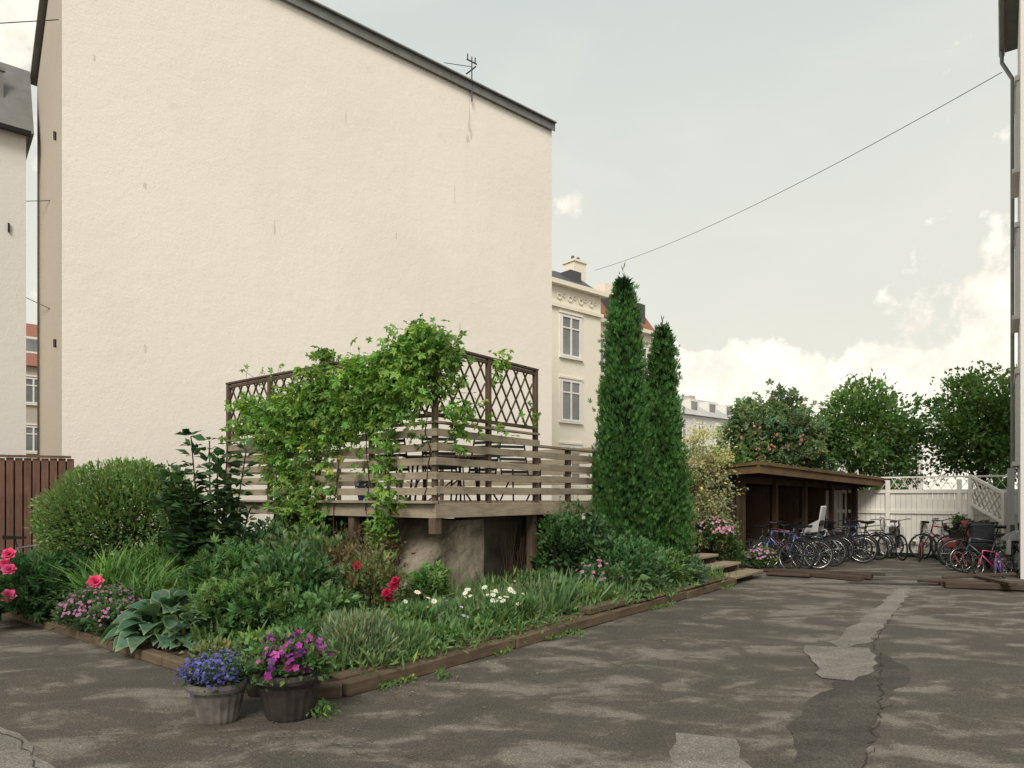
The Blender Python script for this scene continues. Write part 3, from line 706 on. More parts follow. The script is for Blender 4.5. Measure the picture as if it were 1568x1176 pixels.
p=SH(3.3,-.7); bike(p.x,p.y,ta+.35,(.03,.03,.04),lean=.12); p=SH(4.7,-.6); bike(p.x,p.y,ta-.3,(.05,.05,.05),lean=-.12)
ua=math.atan2(.7915,.6112)
bike(9.95,17.6,ua+math.pi+.3,(.03,.03,.03),seat=True,lean=.05)
bike(10.6,17.9,ua+.5,(.05,.05,.05),lean=.1)
bike(10.1,16.9,ua+.1,(.5,.03,.06),sc=.62,lean=.06)
bike(11.05,17.2,ua+1.7,(.25,.03,.03),lean=-.08)
bike(11.3,17.4,ua+2.6,(.3,.3,.3),lean=.08)
bike(11.35,16.6,ua+1.9,(.03,.03,.04),lean=.1,basket=True)
bike(10.45,15.0,ua+1.6,(.04,.04,.05),lean=-.1)
bike(10.0,14.3,ua+2.0,(.06,.06,.07),lean=.1,seat=True,sc=.85)
bike(9.75,13.8,ua+2.4,(.45,.06,.16),sc=.6)
bike(9.45,13.2,ua+2.9,(.14,.08,.3),sc=.48)
bike(9.5,14.5,ua+.6,(.4,.1,.12),sc=.5)
bike(-7.75,10.9,.3,(.12,.12,.13),lean=-.1)
def pushchair(x,y,a,mat):
    E=empty('pushchair',(x,y,0),(0,0,a)); b=B()
    for sx in(-.3,.3):
        for sy in(-.25,.25): b.torus((sx,sy,.12),(0,1,0),.10,.02,16,5)
    for sy in(-.24,.24): b.path([(-.3,sy,.12),(.15,sy,.75),(-.45,sy,1.05)],.014); b.path([(.3,sy,.12),(-.15,sy,.7)],.014)
    b.path([(-.45,-.24,1.05),(-.45,.24,1.05)],.018); b.obj('frame',[BLACK],E)
    b=B(); b.hexa([(-.2,-.2,.4),(.3,-.2,.4),(.3,.2,.4),(-.2,.2,.4),(-.3,-.22,.62),(.4,-.22,.6),(.4,.22,.6),(-.3,.22,.62)]); b.hexa([(-.3,-.21,.6),(-.2,-.21,.6),(-.2,.21,.6),(-.3,.21,.6),(-.4,-.21,1.0),(-.0,-.21,1.05),(-.0,.21,1.05),(-.4,.21,1.0)]); b.obj('seat_and_hood',[mat],E,bevel=.03)
pushchair(10.5,15.9,2.2,simple('red_fabric',(.20,.04,.04),.8)); pushchair(10.15,14.85,1.2,simple('dark_fabric',(.03,.03,.035),.8))
# ------------------------------------------------------------------ plants
def gz(x,y):
    u,v=uv(x,y)
    if u>10.7 and v>6.2: return .75
    if u<3.22 or v<4.48: return 0
    return bz(min(u,12.3),v)
def mound(name,x,y,r,h,size,col,ncl=60,per=45,tm=LEAF,extra=None,cr=None,z=None,shell=.55,upb=.6,ry=None):
    z0=gz(x,y) if z is None else z; L=Lf()
    ry=ry or r
    c=(x,y,z0+h*.40); rad=(r*.9,ry*.9,h*.50)
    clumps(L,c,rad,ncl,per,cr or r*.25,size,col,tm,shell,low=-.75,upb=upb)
    for k in range(int(8+r*14)):
        a=rng.random()*6.28; q=r*math.sqrt(rng.random())*.85; zt=z0+h*(.8+.35*rng.random())*(1-.35*(q/r)**2)
        p0=np.array([x+q*.6*math.cos(a),y+q*.6*math.sin(a),z0+h*.3]); p1=np.array([x+q*math.cos(a),y+q*math.sin(a),zt]); L.stem(p0,p1,.005,(.06,.08,.03))
        m=7; tt=np.linspace(.5,1,m)[:,None]; L.add(tm,p0+(p1-p0)*tt,sph(m)+[0,0,.5],size*.9,np.array(col)*1.15,upb)
    for k in range(8):
        d=sph(1)[0]; L.stem((x+d[0]*r*.15,y+d[1]*r*.15,z0-.05),(x+d[0]*r*.6,y+d[1]*r*.6,z0+h*.5),.010)
    if extra: extra(L,x,y,z0,r,h)
    return L.obj(name)
def flowers(n,col,size,tm=FLOWER,zmin=.3,out=1.0,var=.2):
    def f(L,x,y,z0,r,h):
        d=sph(n*3); d=d[d[:,2]>zmin-.3][:n]; p=np.array([x,y,z0+h*.42])+d*np.array([r,r,h*.6])*out*(.85+.2*rng.random((len(d),1)))
        L.add(tm,p,d+np.array([0,-.5,.5])+sph(len(p))*.3,size,col,0,var=var)
    return f
# round bush, dense
L=Lf(); bc=np.array([-6.0,10.6,1.06]); br=np.array([1.12,1.0,.98])
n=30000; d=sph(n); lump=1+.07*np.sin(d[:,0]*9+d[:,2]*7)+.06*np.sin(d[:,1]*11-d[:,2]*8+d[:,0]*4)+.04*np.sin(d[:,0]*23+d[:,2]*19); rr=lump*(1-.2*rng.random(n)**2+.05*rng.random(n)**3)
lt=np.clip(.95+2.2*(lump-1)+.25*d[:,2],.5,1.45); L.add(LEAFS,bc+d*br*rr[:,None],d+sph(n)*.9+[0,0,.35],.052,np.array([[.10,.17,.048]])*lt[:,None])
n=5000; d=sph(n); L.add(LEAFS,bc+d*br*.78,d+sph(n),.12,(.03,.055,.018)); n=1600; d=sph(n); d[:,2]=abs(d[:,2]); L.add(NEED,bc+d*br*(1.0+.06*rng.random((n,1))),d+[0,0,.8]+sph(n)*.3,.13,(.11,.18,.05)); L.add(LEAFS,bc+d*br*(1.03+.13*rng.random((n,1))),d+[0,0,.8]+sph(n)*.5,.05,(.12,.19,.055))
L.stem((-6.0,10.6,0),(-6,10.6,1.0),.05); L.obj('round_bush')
# tall lilac-like shrub
L=Lf()
for k in range(19):
    a=rng.random()*6.28; rr=.15+.6*rng.random(); x,y=-4.05+rr*math.cos(a),9.3+rr*math.sin(a)*.7; h=1.35+.9*rng.random()*(1.1-rr*.5)
    if k<4: x,y,h=-4.35+.25*k,9.25,2.42-.06*k
    L.stem((-4.1+(x+4.1)*.3,9.3,.1),(x,y,h),.014)
    for q in np.linspace(.2,1,15):
        p=np.array([-4.1+(x+4.1)*(.3+.7*q),9.3+(y-9.3)*q,.1+(h-.1)*q])
        dd=sph(8); dd[:,2]=abs(dd[:,2])*.3; L.add(LEAF,np.repeat(p[None],8,0)+dd*.05,dd,.15,(.042,.095,.035),1.0)
L.obj('lilac_shrub')
pk=(.62,.07,.19)
def peony_extra(L,x,y,z0,r,h):
    pts=np.array([(-5.93,8.05,.92),(-5.88,8.0,.74),(-5.86,7.95,.44),(-4.92,8.05,.58),(-6.0,8.1,.82)])
    for q in pts: L.stem((q[0],q[1]+.3,z0),q,.007,(.04,.09,.03))
    P=np.repeat(pts,2,0)+rng.normal(size=(10,3))*.010
    L.add(BLOOM,P,np.array([[.3,-.8,.5]]*10)+sph(10)*.3,.075,pk,0,var=.2)
mound('peony',-6.0,8.75,.72,.72,.12,(.04,.10,.033),80,26,PINN,peony_extra)
mound('peony',-5.3,9.4,.5,.65,.12,(.05,.11,.035),45,26,PINN)
mound('cranesbill',-4.72,7.9,.48,.46,.05,(.07,.13,.05),60,40,PINN,flowers(260,(.38,.15,.30),.018))
mound('cranesbill',-4.35,7.45,.28,.34,.05,(.06,.12,.045),30,36,PINN,flowers(70,(.38,.15,.30),.016))
def hosta(x,y,r,n,col=(.05,.11,.065),c2=(.26,.32,.16)):
    L=Lf(); z0=gz(x,y)
    for ring,(rr,el,s) in enumerate(((.2,.9,.8),(.6,.5,1.0),(1.0,.15,1.0),(1.35,-.05,1.0))):
        m=int(n*(ring+1)/10)+3; a=rng.random(m)*6.28
        d=np.stack([np.cos(a),np.sin(a),np.full(m,el)],1); p=np.array([x,y,z0+.10+.09*(3-ring)])+d*np.array([r,r,.0])*rr*.5
        L.add(HOSTA,p,d,r*.42*s,col,1.6,col2=c2,var=.2)
    L.obj('hosta')
hosta(-3.62,7.25,.55,100); hosta(-3.2,6.75,.3,25); hosta(1.75,9.85,.3,40,(.06,.12,.04)); hosta(.62,8.75,.28,25,(.08,.15,.05)); hosta(2.9,11.3,.35,30,(.05,.1,.06))
def grasses(name,x,y,r,n,h,col,tm=GRASS,z=None):
    L=Lf(); z0=gz(x,y) if z is None else z; a=rng.random(n)*6.28; rr=np.sqrt(rng.random(n))*r*.5
    p=np.stack([x+rr*np.cos(a),y+rr*np.sin(a),np.full(n,z0-.02)],1); d=np.stack([np.cos(a)*.35,np.sin(a)*.35,np.ones(n)],1)+rng.normal(size=(n,3))*.15
    L.add(tm,p,d,h,col,0); L.obj(name)
grasses('ornamental_grass',-4.95,8.7,.6,900,.8,(.08,.17,.035))
grasses('ornamental_grass',-4.2,8.2,.5,500,.6,(.07,.15,.035))
grasses('iris',.45,8.6,.4,80,.52,(.10,.18,.07),IRIS); grasses('iris',.9,9.1,.4,70,.5,(.10,.17,.07),IRIS); grasses('iris',.1,8.3,.3,40,.42,(.11,.19,.08),IRIS); grasses('iris',1.5,9.7,.4,50,.42,(.09,.16,.07),IRIS)
grasses('ornamental_grass',-.2,8.6,.5,260,.4,(.09,.15,.05)); grasses('ornamental_grass',-.9,7.1,.5,260,.33,(.09,.16,.05)); grasses('ornamental_grass',1.1,9.5,.5,240,.35,(.10,.16,.06))
G1_=(.055,.125,.033); G2_=(.085,.165,.045); G3_=(.04,.09,.035)
mound('leafy_perennial',-3.35,8.3,.7,.85,.10,G1_,90,36,PINN)
mound('leafy_perennial',-2.45,7.75,.62,.85,.10,(.06,.13,.045),95,36,LEAF)
mound('leafy_perennial',-2.75,7.1,.5,.66,.095,G2_,75,36,PINN)
mound('leafy_perennial',-2.1,7.2,.5,.5,.09,(.075,.155,.045),70,36,LEAF)
mound('leafy_perennial',-2.7,8.9,.7,.95,.09,(.07,.12,.04),80,36,LEAF)
mound('leafy_perennial',-2.0,8.6,.45,.85,.07,(.12,.09,.045),60,34,LEAF)
mound('leafy_perennial',-4.9,9.9,.7,.85,.08,G2_,60,36,LEAF)
mound('leafy_perennial',-3.6,9.6,.7,1.05,.09,G3_,60,36,LEAF)
def rose_extra(L,x,y,z0,r,h):
    pts=[(-1.75,7.55,.66),(-1.7,7.5,.84),(-1.3,7.45,.62),(-1.36,7.4,.56),(-1.25,7.42,.68),(-2.05,7.7,.82),(-1.35,7.5,.5)]
    P=np.array(pts+[(a+rng.normal()*.03,b-.02,c+rng.normal()*.03) for a,b,c in pts])
    L.add(BLOOM,P,np.array([[.1,-.8,.5]])+sph(len(P))*.5,.05,(.45,.015,.07),0,var=.3)
    for q in pts: L.stem((x+(q[0]-x)*.3,y,z0),q,.008,(.1,.06,.03))
mound('rose_bush',-1.62,7.85,.5,.9,.062,(.12,.13,.05),64,24,LEAF,rose_extra,cr=.17)
mound('leafy_perennial',-1.05,8.55,.3,.55,.09,(.09,.17,.045),26,26,PALM)
def feathery(name,x,y,r,h,n,col,fl=None):
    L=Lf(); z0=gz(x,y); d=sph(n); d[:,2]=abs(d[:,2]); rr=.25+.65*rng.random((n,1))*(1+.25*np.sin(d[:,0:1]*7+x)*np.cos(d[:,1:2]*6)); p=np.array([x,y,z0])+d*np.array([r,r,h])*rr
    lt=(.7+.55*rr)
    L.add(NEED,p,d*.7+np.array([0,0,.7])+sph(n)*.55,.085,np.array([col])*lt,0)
    if fl: 
        m=fl[0]; d=sph(m); d[:,2]=abs(d[:,2]); L.add(FLOWER,np.array([x,y,z0])+d*np.array([r,r,h*1.1]),d+[0,0,.6],.022,fl[1],0)
    L.obj(name)
LV=(.125,.17,.09)
feathery('lavender_bush',-1.4,6.25,.47,.46,9000,LV); feathery('lavender_bush',-1.0,6.5,.3,.27,4000,(.10,.17,.07)); feathery('lavender_bush',-.05,8.1,.42,.36,5000,LV); feathery('lavender_bush',.5,9.1,.5,.42,4500,(.12,.165,.09)); feathery('lavender_bush',-.75,7.6,.42,.33,4500,(.10,.165,.07),(24,(.5,.45,.7))); feathery('lavender_bush',2.0,10.5,.42,.33,3500,LV); feathery('lavender_bush',-1.75,6.55,.3,.35,3500,(.10,.15,.06))
mound('leafy_perennial',-1.25,7.0,.4,.28,.045,(.09,.17,.045),50,40,LEAFS); mound('leafy_perennial',-.78,6.8,.28,.2,.045,(.08,.16,.04),34,40,LEAFS)
mound('leafy_perennial',-.33,7.3,.28,.2,.045,(.09,.175,.04),34,34,PINN); mound('leafy_perennial',-1.95,6.5,.3,.35,.05,(.06,.13,.04),36,36,LEAFS)
def daisy_patch(x,y,n,r):
    L=Lf(); z0=gz(x,y); 
    for k in range(n):
        a=rng.random()*6.28; rr=r*math.sqrt(rng.random()); q=np.array([x+rr*math.cos(a),y+rr*math.sin(a)*.6,z0+.24+.28*rng.random()])
        L.stem((q[0]+.03,q[1],z0),q,.003,(.06,.12,.04)); L.add(DAISY,q[None],np.array([[.1,-.5,.8]])+sph(1)*.5,.034,(.8,.78,.70),0,var=.05)
        L.add(FLOWER,q[None]+np.array([[0,-.012,.008]]),np.array([[.1,-.8,.6]]),.009,(.7,.5,.08),0)
    m=900; a=rng.random(m)*6.28; rr=r*np.sqrt(rng.random(m)); L.add(NEED,np.stack([x+rr*np.cos(a),y+rr*np.sin(a)*.6,z0+.30*rng.random(m)],1),sph(m)+[0,0,1.2],.12,(.08,.16,.05))
    L.obj('daisy_plant')
daisy_patch(-.32,7.6,22,.42); daisy_patch(-1.0,7.2,8,.22); daisy_patch(0,7.9,6,.3)
mound('leafy_perennial',1.7,10.6,.65,.85,.09,(.05,.12,.04),85,36,LEAF); mound('leafy_perennial',2.4,11.1,.5,.65,.08,G2_,60,36,LEAF)
mound('dark_shrub',.85,10.9,.5,1.4,.09,(.045,.105,.03),80,34,LEAF); mound('dark_shrub',1.25,10.8,.45,1.15,.09,G3_,70,34,LEAF)
mound('leafy_perennial',1.3,10.0,.4,.55,.07,(.06,.13,.045),50,36,LEAF,flowers(35,(.45,.2,.33),.028)); mound('leafy_perennial',.35,9.5,.42,.42,.06,G1_,50,36,LEAF,flowers(22,(.45,.17,.3),.026))
mound('leafy_perennial',3.0,11.8,.35,.4,.06,(.09,.15,.08),45,36,LEAF); mound('leafy_perennial',.95,9.15,.25,.32,.055,(.1,.19,.04),30,30,LEAF); mound('leafy_perennial',1.25,9.4,.22,.26,.055,(.09,.18,.04),30,30,LEAF)
mound('rhododendron',4.25,14.4,.5,.6,.07,(.06,.13,.04),60,30,LEAF,flowers(200,(.58,.28,.42),.03),z=.6); mound('rhododendron',5.35,14.6,.3,.4,.06,(.08,.14,.04),40,30,LEAF,flowers(100,(.5,.25,.4),.026),z=.12); mound('leafy_perennial',4.7,14.5,.3,.6,.07,G2_,40,34,LEAF,z=.1)
mound('dry_shrub',-2.1,9.6,.7,.9,.06,(.12,.08,.045),60,34,LEAFS); mound('leafy_perennial',-2.9,10.2,.8,.95,.08,G1_,60,34,LEAF); 
L=Lf()
for k in range(110):
    x=-3.1+1.6*rng.random(); y=9.6+.6*rng.random()-(x+1)*.25; L.stem((x,y,.1),(x+rng.normal()*.25,y+rng.normal()*.1,.7+.6*rng.random()),.006,(.12,.075,.045))
for k in range(80):
    q=Y(8.3+1.2*rng.random(),6.5,0); L.stem((q.x,q.y,.2),(q.x+rng.normal()*.2,q.y+rng.normal()*.1,.8+.6*rng.random()),.006,(.09,.065,.045))
L.obj('dry_vine_stems')
# ground cover
L=Lf(); n=22000; uu=3.3+9*rng.random(n); vv=4.62+7*rng.random(n)**1.5; keep=(uu+vv>8.25); uu=uu[keep];vv=vv[keep]; n=len(uu)
P=np.stack([UA[0]*uu+VA[0]*vv,UA[1]*uu+VA[1]*vv,np.array([bz(a,b_) for a,b_ in zip(uu,vv)])+.12*rng.random(n)**1.5],1)
cv=np.where((np.sin(uu*2.3)+np.cos(vv*3.1+uu))[:,None]>0,np.array([[.09,.16,.045]]),np.array([[.06,.125,.038]]))
L.add(LEAFS,P,sph(n)+[0,0,.8],.06,cv); L.add(NEED,P[:7000]+[0,0,.03],sph(min(7000,n))*.5+[0,0,1],.18,(.09,.16,.05)); L.obj('ground_cover')
L=Lf(); n=2600; uu=3.4+9*rng.random(n); vv=4.32+.035*rng.normal(size=n); k=(np.sin(uu*5)+np.sin(uu*2.1+1))>.5; uu=uu[k];vv=vv[k]; n=len(uu)
P=np.stack([UA[0]*uu+VA[0]*vv,UA[1]*uu+VA[1]*vv,.03*rng.random(n)],1); L.add(LEAFS,P,sph(n)+[0,0,.8],.035,(.09,.16,.04))
for (x,y) in ((-1.35,4.95),(-1.42,5.0),(-2.75,6.05),(.75,7.8),(-.6,5.98)):
    P=np.array([x,y,.02])+rng.normal(size=(40,3))*[.05,.05,.03]; P[:,2]=abs(P[:,2]); L.add(LEAFS,P,sph(40)+[0,0,1],.045,(.08,.16,.04))
L.obj('kerb_weeds')
L=Lf()
for k in range(46):
    u=3.8+8.3*rng.random(); r_=.06+.08*rng.random(); p=np.array(Y(u,4.52+.06*rng.normal(),.16)); m=46
    L.add(LEAFS if k%2 else NEED,p+rng.normal(size=(m,3))*[r_,r_,.03],sph(m)+[0,0,.9],.05 if k%2 else .11,(.085,.155,.045))
L.obj('edging_plants')
L=Lf(); n=700; uu=2.2+10.5*rng.random(n); vv=4.3-1.3*rng.random(n)**2.2
P=np.stack([UA[0]*uu+VA[0]*vv,UA[1]*uu+VA[1]*vv,np.full(n,.012)],1); L.add(LEAFS,P,sph(n)*[1,1,.05],.022,(.13,.10,.06),6); L.add(LEAFS,P[:120]+[.1,-.05,0],sph(120)*[1,1,.05],.02,(.3,.28,.22),6)
L.obj('fallen_leaves')
# ------------------------------------------------------------------ thujas
def thuja(x,y,h,r,n):
    E=empty('thuja_tree',(0,0,0)); z0=gz(x,y)
    b=B(); b.tube((x,y,z0-.1),(x,y,h*.9),.07,.01,8); b.obj('trunk',[BARK],E)
    L=Lf(); cl_n=300; 
    az=rng.random(cl_n)*6.28; hz=rng.random(cl_n)**1.15*.97
    per=n//cl_n
    for a,t in zip(az,hz):
        rad=r*((1-t)**.62)*(1.0 if t>.06 else .85)*(.78+.34*rng.random())+.01
        z=z0+.12+(h-z0-.25)*t
        c=np.array([x+math.cos(a)*rad*.88,y+math.sin(a)*rad*.88,z]); k=.10+.10*(1-t)
        p=c+rng.normal(size=(per,3))*[k*.5,k*.5,k*1.3*(1 if t<.85 else .6)]
        f=.55+.8*rng.random()
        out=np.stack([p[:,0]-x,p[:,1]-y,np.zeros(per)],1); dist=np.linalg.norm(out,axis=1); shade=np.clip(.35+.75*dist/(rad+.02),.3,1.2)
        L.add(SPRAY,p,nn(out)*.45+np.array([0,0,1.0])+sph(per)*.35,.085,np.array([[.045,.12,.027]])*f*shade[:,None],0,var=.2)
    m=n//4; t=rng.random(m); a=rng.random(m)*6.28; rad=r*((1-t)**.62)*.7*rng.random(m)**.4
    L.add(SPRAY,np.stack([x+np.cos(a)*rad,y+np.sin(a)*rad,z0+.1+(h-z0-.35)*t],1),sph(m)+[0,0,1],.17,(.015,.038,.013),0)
    L.add(NEED,np.array([[x,y,h-.30+.035*k] for k in range(10)]),sph(10)*.3+[0,0,1],.13,(.10,.12,.06),0)
    L.obj('foliage',E)
thuja(1.93,11.85,5.52,.53,25000); thuja(2.68,12.15,4.72,.46,17500)
def tree(name,x,y,cz,rad,th,col,ncl,per,size,tm=LEAF,cr=.4,nl=9,ex=None,lean=0):
    E=empty(name); b=B(); base=Vector((x,y,0)); top=Vector((x+lean,y,th)); b.tube(base,top,.12*rad[0]/1.8+.03,.08,9)
    cc=np.array([x+lean,y,cz]); ends=[]
    for k in range(nl):
        d=sph(1)[0]; d[2]=abs(d[2])*.7+.1; e=cc+d*np.array(rad)*.75; mid=top.lerp(Vector(e),.5)+Vector((0,0,.1)); b.tube(top,mid,.05,.035,6); b.tube(mid,Vector(e),.035,.012,6)
        for q in range(3):
            d2=sph(1)[0]; b.tube(mid,Vector(e)+Vector(d2)*rad[0]*.3,.02,.006,5)
    b.obj('trunk',[BARK],E,True)
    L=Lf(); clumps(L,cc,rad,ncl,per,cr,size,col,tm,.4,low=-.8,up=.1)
    if ex: ex(L,cc,rad)
    L.obj('foliage',E)
tree('dogwood_shrub',4.05,14.6,1.95,(.6,.6,1.25),.9,(.36,.36,.20),130,46,.07,LEAF,.22,8)
mound('dogwood_shrub',4.1,14.5,.5,1.2,.07,(.29,.31,.16),60,40,LEAF,z=.4)
def chestnut(L,cc,rad):
    d=sph(240); d=d[d[:,2]>-.3]; p=cc+d*np.array(rad)*1.0; L.add(FLOWER,np.repeat(p,3,0)+rng.normal(size=(len(p)*3,3))*.05,np.repeat(d,3,0)+sph(len(p)*3)*.6,.04,(.48,.27,.22),0)
tree('flowering_chestnut_tree',8.3,22,3.1,(1.6,1.5,1.6),1.6,(.115,.175,.08),130,60,.15,PALM,.42,9,chestnut)
GR=(.105,.20,.05)
tree('garden_tree',11.3,22,3.4,(1.75,1.5,1.75),1.7,GR,180,64,.15,LEAF,.40)
tree('garden_tree',9.8,24.5,2.6,(1.1,1.0,1.3),1.4,(.085,.165,.05),70,60,.15,LEAF,.42)
tree('garden_tree',14.1,20.6,3.6,(1.5,1.4,1.75),1.8,(.11,.205,.05),180,64,.14,LEAF,.40)
tree('garden_tree',16.4,21.5,3.4,(1.6,1.5,1.7),1.8,GR,90,60,.17,LEAF,.5)
tree('garden_tree',6.9,21.5,2.2,(1.3,1.2,1.1),1.2,(.07,.13,.035),80,60,.16,LEAF,.45)
mound('hedge_shrub',10.7,19.6,1.0,1.9,.12,(.065,.13,.035),60,50,LEAF,z=.2); mound('hedge_shrub',12.9,18.3,.5,2.1,.12,(.07,.14,.035),50,50,LEAF,z=.2)
mound('potted_shrub',11.1,16.9,.3,.45,.07,(.05,.11,.03),20,30,LEAF,z=.7)
b=B(); b.lathe((11.1,16.9,0),[(0,0),(.18,0),(.25,.7),(.27,.72),(.22,.7),(0,.66)],18); b.obj('plant_pot',[CONCD],smooth=True)
b=B(); b.box((11.0,18.0,.22),(2.6,.35,.42),(-.79,.61,0)); b.obj('planter_box',[simple('green_planter',(.10,.20,.15),.6,.2)],bevel=.02)
mound('balcony_plant',-31.5,37,1.2,1.0,.2,(.08,.17,.04),30,40,LEAF,z=7.6)
# ------------------------------------------------------------------ climbing vine
L=Lf(); VC=(.14,.265,.045)
def vc(v,z,r,n,u=u0-.10,f=1.0):
    n=int(n*1.4)
    c=np.array(Y(u,v,z)); p=c+ (rng.normal(size=(n,1))*np.array(V3)*r*.52 + rng.normal(size=(n,1))*np.array(U3)*.11 + rng.normal(size=(n,1))*np.array([0,0,1])*r*.45)
    p=p-np.array(U3)*.04
    dirs=-np.array(U3)*.7+sph(n)*.75+np.array([0,0,-.35]); shade=f*(.65+.55*rng.random())
    L.add(PALM,p,dirs,.09,np.array(VC)*shade,.5,var=.3)
for a in ((6.45,3.48,.40,230),(6.15,3.5,.28,110),(6.8,3.38,.4,200),(7.1,3.2,.42,200),(7.65,3.36,.28,110),(7.4,3.0,.4,190),(8.0,3.05,.42,210),(8.45,3.35,.22,80),(8.4,3.7,.12,30),(8.8,3.05,.42,210),(9.3,3.0,.4,180),(9.8,2.9,.4,160),(10.3,2.9,.25,60),(10.6,3.15,.2,50),(10.65,2.75,.2,40),(11.0,2.8,.12,12),(6.9,2.85,.35,130),(6.5,3.1,.35,130),(8.3,2.75,.4,150),(9.0,2.7,.4,150),(9.6,2.55,.35,130),(9.9,2.5,.3,70),(7.5,2.75,.3,80),(8.0,2.55,.3,70),(6.6,3.68,.2,50),(6.2,3.68,.16,30)): vc(*a)
def streamer(v,z0,z1,n,r=.14,u=u0-.1):
    for z in np.linspace(z0,z1,max(2,int((z0-z1)/.14))): vc(v+rng.normal()*.08,z,r,n,u,.9)
streamer(9.25,2.5,1.5,16,.22); streamer(8.75,2.6,1.3,15,.22); streamer(8.3,2.5,1.7,10); streamer(7.1,2.7,1.0,14,.18); streamer(7.6,2.5,2.0,7); streamer(6.45,2.9,2.35,9); streamer(10.0,2.6,1.9,9); streamer(9.5,2.2,.9,14,.25); streamer(8.9,1.4,.7,18,.35); streamer(7.3,1.2,.7,12,.25)
def vr(u,z,r,n):
    c=np.array(Y(u,v0-.1,z)); p=c+(rng.normal(size=(n,1))*np.array(U3)*r*.55+rng.normal(size=(n,1))*np.array(V3)*.08+rng.normal(size=(n,1))*np.array([0,0,1])*r*.45)
    L.add(PALM,p,-np.array(V3)*.7+sph(n)*.75+np.array([0,0,-.3]),.085,np.array(VC)*(.7+.45*rng.random()),.5)
for a in ((6.6,3.48,.3,110),(6.65,3.1,.25,60),(6.7,2.75,.22,35),(6.9,2.5,.2,20),(6.8,2.3,.15,14),(7.0,2.75,.2,18),(7.7,3.58,.2,26),(7.9,3.55,.12,10),(7.65,3.3,.1,8),(8.4,2.85,.2,10),(7.2,2.9,.15,8),(7.45,2.62,.2,12),(7.9,2.6,.2,6)): vr(*a)
for v in (6.4,7.1,7.6,8.3,8.8,9.3,9.9):
    q=[Y(u0-.07,v+rng.normal()*.06,z) for z in np.linspace(.2 if v>6.5 else 1.5,3.4,9)]
    for a,c in zip(q[:-1],q[1:]): L.stem(a,c,.009,(.08,.05,.03))
for k in range(26):
    v=6.2+4.6*rng.random(); z=3.5+.15*rng.random(); a=np.array(Y(u0,v,z)); e=a+np.array([rng.normal()*.15,-.05,.08+.12*rng.random()]); L.stem(a,e,.004,(.10,.16,.04)); L.add(PALM,e[None],sph(1)+[0,0,.6],.06,VC)
L.obj('virginia_creeper')
# ------------------------------------------------------------------ flower pots
def pot(x,y,r,h,mat,name='flower_pot'):
    b=B(); pr=[(0,0),(r*.62,0),(r*.66,.02),(r*.86,h*.72),(r*.90,h*.80),(r*1.0,h*.82),(r*1.03,h*.90),(r*1.0,h),(r*.90,h),(r*.86,h*.88),(0,h*.86)]
    b.lathe((x,y,0),pr[:4],40,0,.035); b.lathe((x,y,0),pr[3:-1],40,0,0); b.lathe((x,y,0),pr[-2:],40,1,0)
    return b.obj(name,[mat,SOIL],smooth=False)
pot(-2.10,4.88,.205,.29,POT1); pot(-1.62,4.98,.25,.34,POT2); pot(-2.02,5.55,.19,.27,POT2); pot(-2.35,5.5,.18,.30,POT1)
L=Lf(); c=(-2.10,4.88,.32); clumps(L,c,(.20,.20,.10),30,60,.08,.032,(.065,.12,.055),LEAFS,low=-.1); clumps(L,(c[0],c[1],c[2]+.01),(.21,.21,.12),34,24,.07,.013,(.12,.11,.38),FLOWER,.75,low=-.05,var=.35); L.obj('lobelia_plant')
L=Lf(); c=(-1.62,4.98,.39); clumps(L,c,(.25,.24,.14),44,40,.1,.05,(.07,.14,.04),LEAF,low=-.2); clumps(L,(c[0],c[1],c[2]+.02),(.27,.255,.17),42,3,.07,.032,(.24,.035,.24),FLOWER,.8,low=-.15,var=.35)
clumps(L,(c[0],c[1],c[2]+.03),(.27,.25,.17),22,2,.06,.030,(.36,.09,.33),FLOWER,.85,low=-.1); L.obj('petunia_plant')
L=Lf(); clumps(L,(-2.02,5.55,.33),(.22,.2,.12),22,30,.08,.05,(.09,.17,.04)); clumps(L,(-2.35,5.5,.32),(.17,.16,.08),14,30,.08,.045,(.13,.16,.06)); L.obj('potted_herb')
# ------------------------------------------------------------------ sky / world
w=bpy.data.worlds.new('World'); scene.world=w; w.use_nodes=True; t=w.node_tree; t.nodes.clear()
SUN=Vector((-.22,-.975,1.0)).normalized(); el=math.asin(SUN.z); azm=math.atan2(SUN.x,SUN.y)
sky=t.nodes.new('ShaderNodeTexSky'); sky.sky_type='NISHITA'; sky.sun_disc=False; sky.sun_elevation=el; sky.sun_rotation=azm; sky.dust_density=3
bg1=t.nodes.new('ShaderNodeBackground'); bg1.inputs[1].default_value=.12; t.links.new(sky.outputs[0],bg1.inputs[0])
tc=t.nodes.new('ShaderNodeTexCoord').outputs['Generated']
sp=t.nodes.new('ShaderNodeSeparateXYZ'); t.links.new(tc,sp.inputs[0])
hor=math_(t,'SQRT',math_(t,'ADD',math_(t,'MULTIPLY',sp.outputs[0],sp.outputs[0]),math_(t,'MULTIPLY',sp.outputs[1],sp.outputs[1])))
hor=math_(t,'MAXIMUM',hor,.05)
e=math_(t,'DIVIDE',sp.outputs[2],hor)
n1=noise(t,mapping(t,tc,(1,1,1.5)),4.5,3,.5); n2=noise(t,tc,16,8,.62)
bound=math_(t,'ADD',math_(t,'MULTIPLY',n1,.44),math_(t,'MULTIPLY',n2,.17))
bound=math_(t,'SUBTRACT',bound,.10)
bank=math_(t,'DIVIDE',math_(t,'SUBTRACT',bound,e),.016,clamp=True)
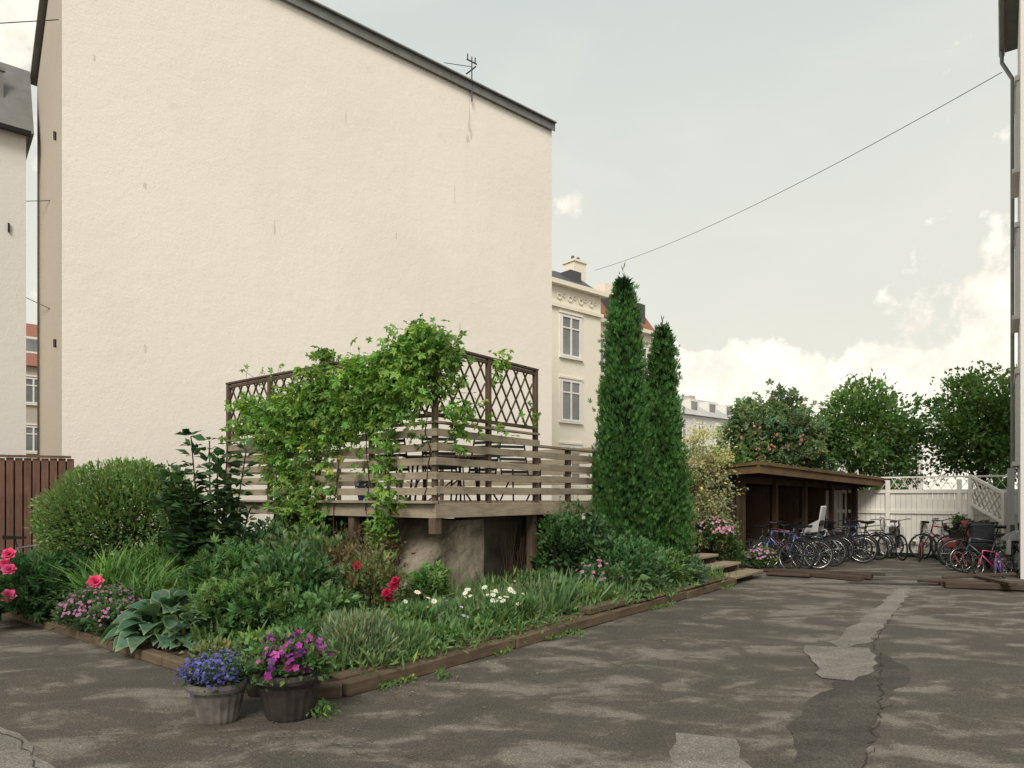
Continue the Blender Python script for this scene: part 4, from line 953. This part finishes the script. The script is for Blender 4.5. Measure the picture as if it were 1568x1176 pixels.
base=ramp(t,math_(t,'MULTIPLY',e,1.0,clamp=True),[(0,(.92,.87,.72)),(.18,(.88,.86,.74)),(.42,(.82,.83,.75)),(.72,(.70,.75,.715)),(1,(.62,.68,.67))])
wisp=noise(t,mapping(t,tc,(1,1,3)),3.2,6,.6,.4)
base=mixc(t,ramp(t,wisp,[(.45,0.0),(.7,.35)]),base,(.94,.91,.81))
inner=ramp(t,n2,[(.35,(1.0,.93,.78)),(.6,(1.25,1.19,1.03))])
def blob(d,r):
    v=t.nodes.new('ShaderNodeVectorMath'); v.operation='DISTANCE'; dd=Vector(d).normalized(); v.inputs[1].default_value=dd
    t.links.new(tc,v.inputs[0])
    q=math_(t,'SUBTRACT',math_(t,'ADD',r,math_(t,'MULTIPLY',math_(t,'SUBTRACT',n2,.5),r*4)),v.outputs['Value'])
    return math_(t,'DIVIDE',q,r*.5,clamp=True)
f=bank
for d_,r_ in (((.085,1,.43),.024),((.70,1,.30),.08),((-.74,1,.70),.11),((.60,1,.25),.05),((1.2,1,.5),.2),((-1.5,1,.5),.25),((0,-1,.6),.3)): f=math_(t,'MAXIMUM',f,blob(d_,r_))
colr=mixc(t,f,base,inner)
bg2=t.nodes.new('ShaderNodeBackground'); bg2.inputs[1].default_value=1.0; t.links.new(colr,bg2.inputs[0])
mx=t.nodes.new('ShaderNodeMixShader'); mx.inputs[0].default_value=.90; t.links.new(bg1.outputs[0],mx.inputs[1]); t.links.new(bg2.outputs[0],mx.inputs[2])
wo=t.nodes.new('ShaderNodeOutputWorld'); t.links.new(mx.outputs[0],wo.inputs[0])
ld=bpy.data.lights.new('sun','SUN'); ld.energy=3.2; ld.angle=math.radians(24); ld.color=(1,.94,.85)
lo=bpy.data.objects.new('sun',ld); COL.objects.link(lo); lo.rotation_euler=SUN.to_track_quat('Z','Y').to_euler()
cam=bpy.data.cameras.new('camera'); cam.lens=24; cam.sensor_width=36; cam.shift_y=.11; cam.clip_end=1500
co=bpy.data.objects.new('camera',cam); COL.objects.link(co); co.location=(0,0,1.6); co.rotation_euler=(math.radians(90),0,0); scene.camera=co
scene.view_settings.view_transform='Standard'; scene.view_settings.look='None'; scene.view_settings.exposure=0
